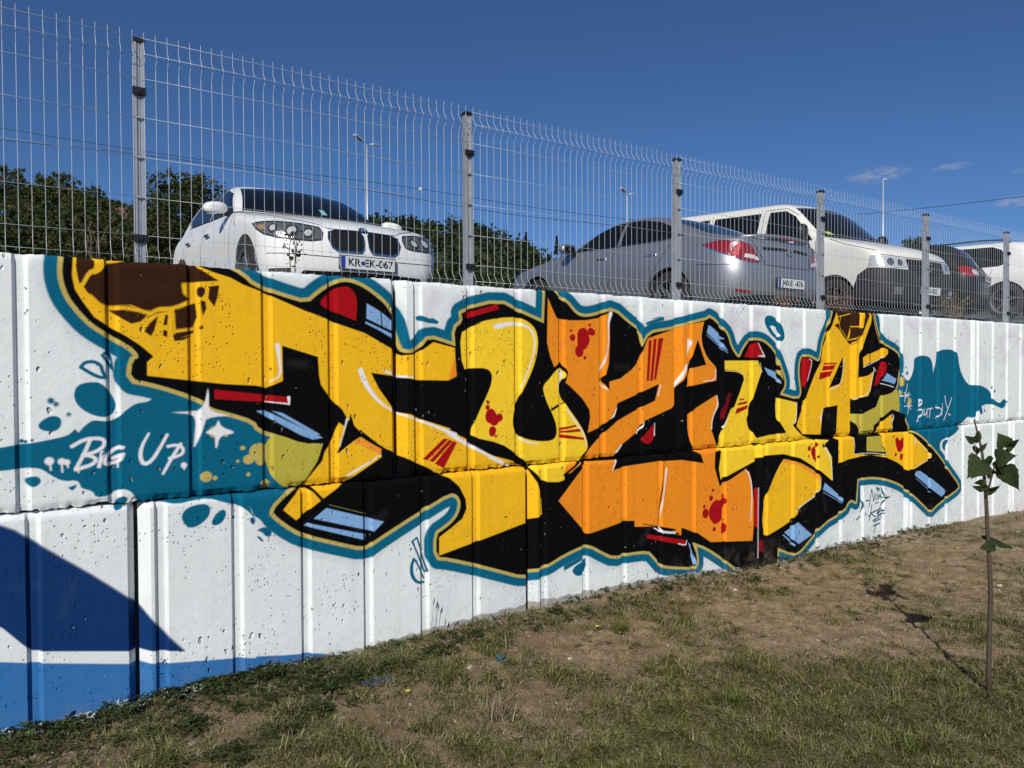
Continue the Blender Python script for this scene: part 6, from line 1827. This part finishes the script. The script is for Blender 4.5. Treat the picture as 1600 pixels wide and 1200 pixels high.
# broad leaved ground weeds, thick along the foot of the wall
def rosette(rng, P, size, T):
    V, F, TT = [], [], []
    for p, s, t in zip(P, size, T):
        k = rng.integers(4, 8); a0 = rng.uniform(0, 6.28)
        for i in range(k):
            a = a0 + 6.28 * i / k + rng.normal(0, .25); e = rng.uniform(.1, .9); l = s * rng.uniform(.6, 1.1); w = l * rng.uniform(.22, .38)
            d = np.array([math.cos(a) * math.cos(e), math.sin(a) * math.cos(e), math.sin(e)]); sd = np.array([-math.sin(a), math.cos(a), 0])
            b = len(V)
            m = p + d * l * .5
            V += [p, m + sd * w * .5 + (0, 0, .1 * l), p + d * l - (0, 0, .12 * l), m - sd * w * .5 + (0, 0, .1 * l), m]
            F += [(b, b + 4, b + 1), (b + 1, b + 4, b + 2), (b, b + 3, b + 4), (b + 3, b + 2, b + 4)]
            TT += [np.clip(t + rng.normal(0, .15), 0, 1)] * 4
    return np.array(V), np.array(F), np.array(TT)
def weeds(name, P, size, T, mat):
    V, F, TT = rosette(rng, P, size, T)
    me = np_mesh(name, V, F); a_ = me.attributes.new('tone', 'FLOAT', 'FACE'); a_.data.foreach_set('value', TT.astype(np.float32))
    o = link(name, me, None, mat); tag(o, kind='stuff'); return o
def near_wall(n, x0, x1, ymax, pw=1.6):
    x = rng.uniform(x0, x1, n); y = -ymax * rng.uniform(0, 1, n) ** pw - .004
    z, c = zlook(x, y); return np.stack([x, y, z + .002], 1)
Q_ = scatter(5200, lambda c, q: np.clip((c - .15) * .9, 0.02, .9), rng)
weeds('ground_weeds', Q_[:, :3], rng.uniform(.012, .042, 5200), rng.normal(.4, .2, 5200), M_WEED)
P = np.concatenate([near_wall(800, -.3, 1.5, .42), near_wall(160, 1.5, 3.6, .35, .8), near_wall(330, 3.6, 8, .3)])
P[:, 2] += rng.uniform(0, .03, len(P))
weeds('wall_foot_weeds', P, rng.uniform(.015, .05, len(P)), rng.normal(.35, .2, len(P)), M_WEED)
# dense dark clumps of creeping weed on the left part of the bank
CL, SZ = [], []
for px, py, r_, n_ in ((430, 1066, .13, 90), (505, 1078, .14, 110), (560, 1058, .10, 70), (285, 1078, .10, 70), (345, 1078, .12, 90), (620, 1046, .10, 60), (490, 1112, .12, 70), (300, 1140, .08, 40), (440, 1150, .10, 50), (150, 1125, .10, 60), (60, 1160, .10, 50), (690, 1020, .08, 40), (380, 1062, .12, 90), (730, 1000, .08, 40), (870, 965, .07, 40), (1180, 905, .08, 30), (1040, 930, .07, 30), (1370, 850, .07, 25), (360, 1185, .09, 50)):
    c = on_z(px, py, .02); q = rng.normal(0, r_ * .5, (n_, 2)); x, y = c[0] + q[:, 0] * 1.3, np.minimum(c[1] + q[:, 1], -.01)
    z, _c = zlook(x, y); CL.append(np.stack([x, y, z + .002 + rng.uniform(0, .035, n_) * np.exp(-(q ** 2).sum(1) / (r_ * r_))], 1)); SZ.append(rng.uniform(.018, .046, n_))
P = np.concatenate(CL)
weeds('creeping_weeds', P, np.concatenate(SZ), rng.normal(.32, .22, len(P)), M_WEED)
# weeds caught by the spray at the foot of the wall
M_OVER = foliage_mat('oversprayed_leaves', [(.50, .52, .54), (.62, .63, .64), (.25, .40, .60)], .05)
P = np.concatenate([near_wall(110, -.15, .75, .10), near_wall(40, .75, 1.5, .05), near_wall(60, 4.6, 8.5, .12)]); P[:, 2] += rng.uniform(0, .03, len(P))
weeds('oversprayed_weeds', P, rng.uniform(.010, .032, len(P)), rng.uniform(0, .8, len(P)), M_OVER)
# pale chips, pebbles and crumbs of plaster
M_CHIP = foliage_mat('stone_chips', [(.16, .13, .10), (.34, .30, .24), (.60, .57, .50)], 0)
def chips(name, P, size, T):
    n = len(P)
    base = np.array([(-1, -.7, -.3), (1, -.6, -.3), (.8, .8, -.3), (-.9, .7, -.3), (-.5, -.4, .5), (.6, -.3, .6), (.3, .5, .4)])
    fc = np.array([(0, 1, 5), (0, 5, 4), (1, 2, 6), (1, 6, 5), (2, 3, 6), (3, 4, 6), (3, 0, 4), (4, 5, 6)])
    a = rng.uniform(0, 6.28, n); ca, sa = np.cos(a), np.sin(a)
    B = base[None] * rng.uniform(.6, 1.4, (n, 1, 3)) * size[:, None, None]
    X_ = B[..., 0] * ca[:, None] - B[..., 1] * sa[:, None]; Y_ = B[..., 0] * sa[:, None] + B[..., 1] * ca[:, None]
    V = np.stack([X_, Y_, B[..., 2] * .8], -1) + P[:, None, :]
    F = fc[None] + (np.arange(n) * 7)[:, None, None]
    me = np_mesh(name, V.reshape(-1, 3), F.reshape(-1, 3)); a_ = me.attributes.new('tone', 'FLOAT', 'FACE'); a_.data.foreach_set('value', np.repeat(T, 8).astype(np.float32))
    tag(link(name, me, None, M_CHIP), kind='stuff')
Q_ = scatter(2600, lambda c, q: np.clip(.9 - c, .1, .9), rng)
P = np.concatenate([Q_[:, :3], near_wall(420, -.2, 9, .5, 1.3)])
chips('pebbles', P, rng.gamma(2.0, .0022, len(P)) + .0018, np.clip(rng.normal(.35, .28, len(P)), 0, 1))
# curled fallen leaves, mostly buff
M_DEAD = foliage_mat('fallen_leaf_litter', [(.09, .055, .03), (.22, .16, .09), (.42, .36, .24)], .1)
Q_ = scatter(700, lambda c, q: np.full(len(c), .5), rng)
weeds('leaf_litter', Q_[:, :3] + (0, 0, .004), rng.uniform(.006, .02, 700), rng.uniform(0, 1, 700), M_DEAD)

# single tufts one can point at
def tuft(px, py, n, L, mat, label, tone):
    n = int(n * 1.2)
    c = on_z(px, py, 0.0); z, _ = zlook(np.array([c[0]]), np.array([c[1]])); z = float(z[0])
    c = on_z(px, py, z)
    P = np.array([c[0], c[1], z - .004]) + np.concatenate([rng.normal(0, L * .28, (n, 2)), np.zeros((n, 1))], 1)
    V, F, T3 = blades(rng, P, rng.uniform(L * .5, L, n), rng.uniform(.0012, .0026, n), .8, np.clip(rng.normal(tone, .15, n), 0, 1))
    o_ = np.array([c[0], c[1], z])
    me = np_mesh('grass_tuft', V - o_, F); a_ = me.attributes.new('tone', 'FLOAT', 'FACE'); a_.data.foreach_set('value', T3.astype(np.float32))
    o = link('grass_tuft', me, None, mat); o.location = o_
    tag(o, label, 'grass tuft', 'tufts on the bank')
tuft(771, 1118, 130, .15, M_STRAW, 'straw coloured dry tuft in the middle foreground of the bank', .6)
tuft(697, 1066, 150, .12, M_GRASS, 'fresh green tuft below the long white ribs, nearest the wall\'s foot', .35)
tuft(1150, 1100, 160, .11, M_GRASS, 'dark green tuft in the right foreground of the bank', .2)
tuft(968, 985, 110, .10, M_GRASS, 'green tuft at the edge of the bare patch below the orange letter', .3)
tuft(1412, 1010 + 165, 150, .12, M_GRASS, 'lush tuft at the bottom edge left of the sapling', .35)
tuft(255, 1075, 120, .10, M_GRASS, 'low green tuft at the wall\'s foot beside the lower block joint', .25)

# tall grass stalks growing against the wall
def stalks(px, py, tips, label):
    b = on_y(px, py, -.05); b = np.array([b[0], -.05, float(zlook(np.array([b[0]]), np.array([-.05]))[0][0])])
    root = empty('wall_grass', tuple(b)); tag(root, label, 'grass stalk')
    for tx, ty in tips:
        e = on_y(tx, ty, -.04) - b
        m = e * .55 + np.array([.006, -.012, .01])
        MB().tube([(0, 0, -.01), tuple(m), tuple(e)], [.0016, .0014, .0012], 4).build('stalk', M_STALK, root)
        MB().tube([tuple(e), tuple(e + np.array([.003, -.004, .025])), tuple(e + np.array([.006, -.006, .05]))], [.0015, .005, .001], 5).build('seed_head', M_STALK, root)
M_STALK = simple('grey_stalk', (.16, .16, .13), .8, vary=.3)
stalks(668, 1000, [(677, 946), (684, 955)], 'two thin seeding stalks against the white wall below the small teal mark')
stalks(690, 996, [(695, 978), (702, 990)], 'short bent stalks at the wall\'s foot right of the seeding stalks')

# scraps lying about
def scrap(px, py, w, l, col, rough, label, seed):
    c = on_z(px, py, 0.0); z = float(zlook(np.array([c[0]]), np.array([c[1]]))[0][0]); c = on_z(px, py, z)
    r = random.Random(seed); n, m = 7, 5; V, F = [], []
    for i in range(n):
        for j in range(m):
            x = (i / (n - 1) - .5) * l + r.uniform(-.1, .1) * l / n; y = (j / (m - 1) - .5) * w + r.uniform(-.1, .1) * w
            zz = float(zlook(np.array([c[0] + x]), np.array([c[1] + y]))[0][0]) - z + .006 + r.uniform(0, .018)
            V.append((x, y, zz))
    for i in range(n - 1):
        for j in range(m - 1):
            a = i * m + j; F.append((a, a + m, a + m + 1, a + 1))
    b = len(V); V += [(x, y, q - .002) for x, y, q in V]; F += [tuple(k + b for k in reversed(f)) for f in F]
    me = np_mesh('plastic_scrap', V, F)
    o = link('plastic_scrap', me, None, simple('scrap_plastic', col, rough, vary=.3, scale=30)); o.location = (c[0], c[1], z); o.rotation_euler.z = r.uniform(-.5, .5)
    tag(o, label, 'litter')
scrap(588, 1072, .07, .15, (.045, .065, .105), .7, 'crumpled dusty blue plastic scrap half buried in the grass', 1)
scrap(784, 1034, .035, .07, (.015, .08, .12), .7, 'small teal plastic scrap on the soil under the wall', 2)
scrap(660, 1040, .02, .03, (.62, .62, .6), .6, 'torn white scrap lying near the wall below the white ribs', 3)
scrap(1561, 915, .03, .035, (.62, .60, .52), .7, 'pale rounded scrap right of the sapling', 4)
scrap(1148, 925, .02, .05, (.55, .50, .42), .7, 'buff scrap on the bare soil below the orange letter', 5)
def flower(px, py, label):
    c = on_z(px, py, 0.0); z = float(zlook(np.array([c[0]]), np.array([c[1]]))[0][0]); c = on_z(px, py, z)
    root = empty('yellow_flower', (c[0], c[1], z)); tag(root, label, 'flower')
    MB().tube([(0, 0, -.005), (.004, 0, .03)], .0012, 4).build('stem', M_STALK, root)
    mb = MB()
    for k in range(9):
        M = Matrix.Translation((.004, 0, .03)) @ Matrix.Rotation(k * .698, 4, 'Z') @ Matrix.Rotation(R(-18), 4, 'Y')
        mb.box((.001, -.0035, 0), (.013, .0035, .0012), M)
    mb.build('petals', simple('yellow_petal', (.75, .58, .02), .6), root)
flower(636, 1090, 'tiny yellow flower among the grass near the blue plastic scrap')
flower(932, 987, 'small yellow flower on the bare patch by the wall\'s middle')
# ---------------------------------------------------------------- the young sapling
M_SAPBARK = simple('sapling_bark', (.070, .050, .034), .85, vary=.35, scale=30, bump=.3, bscale=120)
M_SAPLEAF = foliage_mat('sapling_leaf', [(.030, .048, .016), (.048, .072, .022), (.080, .108, .036)], .35)
SD = 3.62
sb = on_z(1545, 1090, 0.0); sz = float(zlook(np.array([sb[0]]), np.array([sb[1]]))[0][0]); sb = on_z(1545, 1090, sz)
SD = float((sb - CAM) @ OPT)
sap = empty('sapling', tuple(sb)); tag(sap, 'thin young sapling with a few broad green leaves planted in the grass', 'sapling')
def sp(px, py, dd=0.0): return Vector(at_depth(px, py, SD + dd) - sb)
stem = [(1545, 1100), (1545, 1040), (1546, 985), (1548, 930), (1546, 880), (1543, 830), (1541, 785), (1538, 745), (1535, 710), (1529, 682), (1522, 655)]
MB().tube([sp(*p) for p in stem], [.0135, .0120, .0112, .0108, .0102, .0096, .0088, .0072, .0062, .005, .0035], 10).build('stem', M_SAPBARK, sap, True)
for pts, r0 in (([(1541, 778), (1546, 758), (1551, 740), (1557, 718)], .006), ([(1551, 741), (1560, 734), (1569, 728)], .0025), ([(1557, 719), (1563, 705), (1570, 697)], .003), ([(1529, 718), (1524, 705), (1523, 690)], .003), ([(1533, 700), (1540, 697)], .0025)):
    MB().tube([sp(*p, -.01) for p in pts], [r0] + [r0 * .8] * (len(pts) - 2) + [r0 * .5], 6).build('twig', M_SAPBARK, sap, True)
def leaf_mesh():
    n = 11; V, F = [], []
    for i in range(n):
        t = i / (n - 1)
        w = .56 * math.sin(math.pi * min(1, t * .98 + .10) ** .62) * (1 - .18 * t) if t < 1 else 0
        w = max(w, .0) * (1.0 + (.05 if i % 2 else -.04))
        zc = -.34 * t * t + .06 * t
        V += [(-w, t, zc + w * .16), (-w * .5, t, zc + w * .20), (0, t, zc), (w * .5, t, zc + w * .20), (w, t, zc + w * .16)]
    for i in range(n - 1):
        for k in range(4):
            a = i * 5 + k; F.append((a, a + 1, a + 6, a + 5))
    me = bpy.data.meshes.new('leaf'); me.from_pydata(V, [], F); me.update()
    a_ = me.attributes.new('tone', 'FLOAT', 'FACE'); a_.data.foreach_set('value', [.35 + .25 * ((i // 4) % 2) + .12 * (i % 4 > 1) for i in range(len(F))])
    me.polygons.foreach_set('use_smooth', [True] * len(F))
    return me
LEAF = leaf_mesh()
# base pixel, tip pixel, width factor, roll, depth lean
LV = [((1523, 690), (1508, 682), .7, 20, .0), ((1524, 692), (1527, 676), .9, 70, .0), ((1527, 698), (1524, 712), .8, 50, .02), ((1531, 701), (1546, 693), .6, 60, .0), ((1534, 720), (1517, 744), 1.0, 25, -.05), ((1533, 720), (1546, 740), .9, 35, .05),
      ((1536, 740), (1514, 746), .5, 70, .03), ((1538, 738), (1552, 727), .8, 50, .05), ((1537, 752), (1522, 757), .9, 60, .02), ((1539, 762), (1522, 763), .55, 65, -.03), ((1541, 766), (1571, 762), .45, 70, .03),
      ((1571, 697), (1562, 678), 1.0, 30, -.02), ((1572, 696), (1600, 692), .55, 65, .05), ((1556, 717), (1584, 711), 1.0, 25, -.08), ((1557, 716), (1583, 736), .75, 60, .06), ((1568, 729), (1574, 735), 1.2, 40, .0), ((1569, 728), (1589, 766), .75, 25, -.05),
      ((1548, 852), (1583, 846), .7, 75, .08), ((1547, 850), (1534, 858), .8, 55, -.03), ((1547, 853), (1558, 862), .9, 40, .0), ((1540, 756), (1534, 768), .8, 60, -.03), ((1526, 684), (1534, 672), .7, 50, .02), ((1552, 739), (1544, 731), .8, 60, -.02), ((1570, 699), (1580, 686), .9, 45, .03), ((1558, 720), (1566, 742), .7, 50, -.03)]
lr = random.Random(3)
for (b, t, w, roll, dl) in LV:
    p0, p1 = sp(*b, -.012), sp(*t, -.012 + dl)
    Yv = (p1 - p0); L = Yv.length; Yv.normalize()
    toC = (Vector(CAM - sb) - p0).normalized()
    Xv = Yv.cross(toC).normalized(); Zv = Xv.cross(Yv)
    M = Matrix((Xv, Yv, Zv)).transposed().to_4x4()
    M = Matrix.Translation(p0) @ M @ Matrix.Rotation(R(roll * .7 * lr.choice((-1, 1))), 4, 'Y') @ Matrix.Diagonal((L * w * 1.0, L * 1.08, L, 1))
    o = link('leaf', LEAF, sap, M_SAPLEAF); o.matrix_basis = M

# ---------------------------------------------------------------- dry weeds on the far side of the fence
M_DRYW = simple('dry_weed_stem', (.14, .095, .06), .9, vary=.4, scale=20); M_DRYL = foliage_mat('dry_weed_leaf', [(.10, .06, .035), (.20, .14, .07), (.12, .14, .05)], .15)
M_RUST = foliage_mat('rusty_weed', [(.11, .045, .025), (.19, .085, .05), (.26, .16, .08)], .1)
M_DARKW = foliage_mat('withered_leaf', [(.03, .022, .014), (.07, .05, .03)], .1)
def dry_weed(px, py, hpx, wpx, yp, n, mat, label, seed, leafy=26):
    b = on_y(px, py, yp); s = abs(on_y(px, py - 10, yp)[2] - b[2]) / 10
    root = empty('dry_weed', tuple(b)); tag(root, label, 'weed', 'dry weeds behind the fence')
    r = random.Random(seed); C = []
    st = MB()
    for k in range(n):
        a = r.uniform(-1, 1); h = hpx * s * r.uniform(.5, 1); x = a * wpx * s * .5
        pts = [(x * .15, r.uniform(-.04, .04), -.08), (x * .5, r.uniform(-.05, .05), h * .5), (x + r.uniform(-.03, .03), r.uniform(-.06, .06), h)]
        st.tube(pts, [.004, .003, .0012], 4)
        for q in range(leafy):
            t = r.uniform(.25, 1); p = Vector(pts[1]).lerp(Vector(pts[2]), (t - .5) * 2) if t > .5 else Vector(pts[0]).lerp(Vector(pts[1]), t * 2)
            C.append(np.array(p) + np.array([r.gauss(0, .03), r.gauss(0, .03), r.gauss(0, .03)]))
    st.build('stem', M_DRYW, root)
    g = np.random.default_rng(seed)
    V, F = leaf_quads(g, np.array(C), .014)
    me = np_mesh('leaves', V, F); a_ = me.attributes.new('tone', 'FLOAT', 'FACE'); a_.data.foreach_set('value', g.uniform(0, 1, len(F)).astype(np.float32))
    tag(link('leaves', me, root, mat), kind='stuff')
dry_weed(456, 424, 78, 24, .45, 3, M_DARKW, 'thin dark weed stems before the hatchback\'s bumper', 3, 14)
dry_weed(1312, 484, 26, 70, .40, 12, M_RUST, 'rust brown dry weeds on the wall top above the brown capped letter', 4)
dry_weed(1490, 500, 44, 80, .40, 20, M_DRYL, 'yellowed weeds on the wall top in front of the black hatchback', 5)
dry_weed(1225, 478, 16, 50, .40, 8, M_RUST, 'low dry weeds on the wall top below the silver saloon\'s plate', 6)
dry_weed(150, 402, 88, 70, 1.2, 7, M_DRYL, 'bare branching weed in front of the left slope trees', 7, 9)
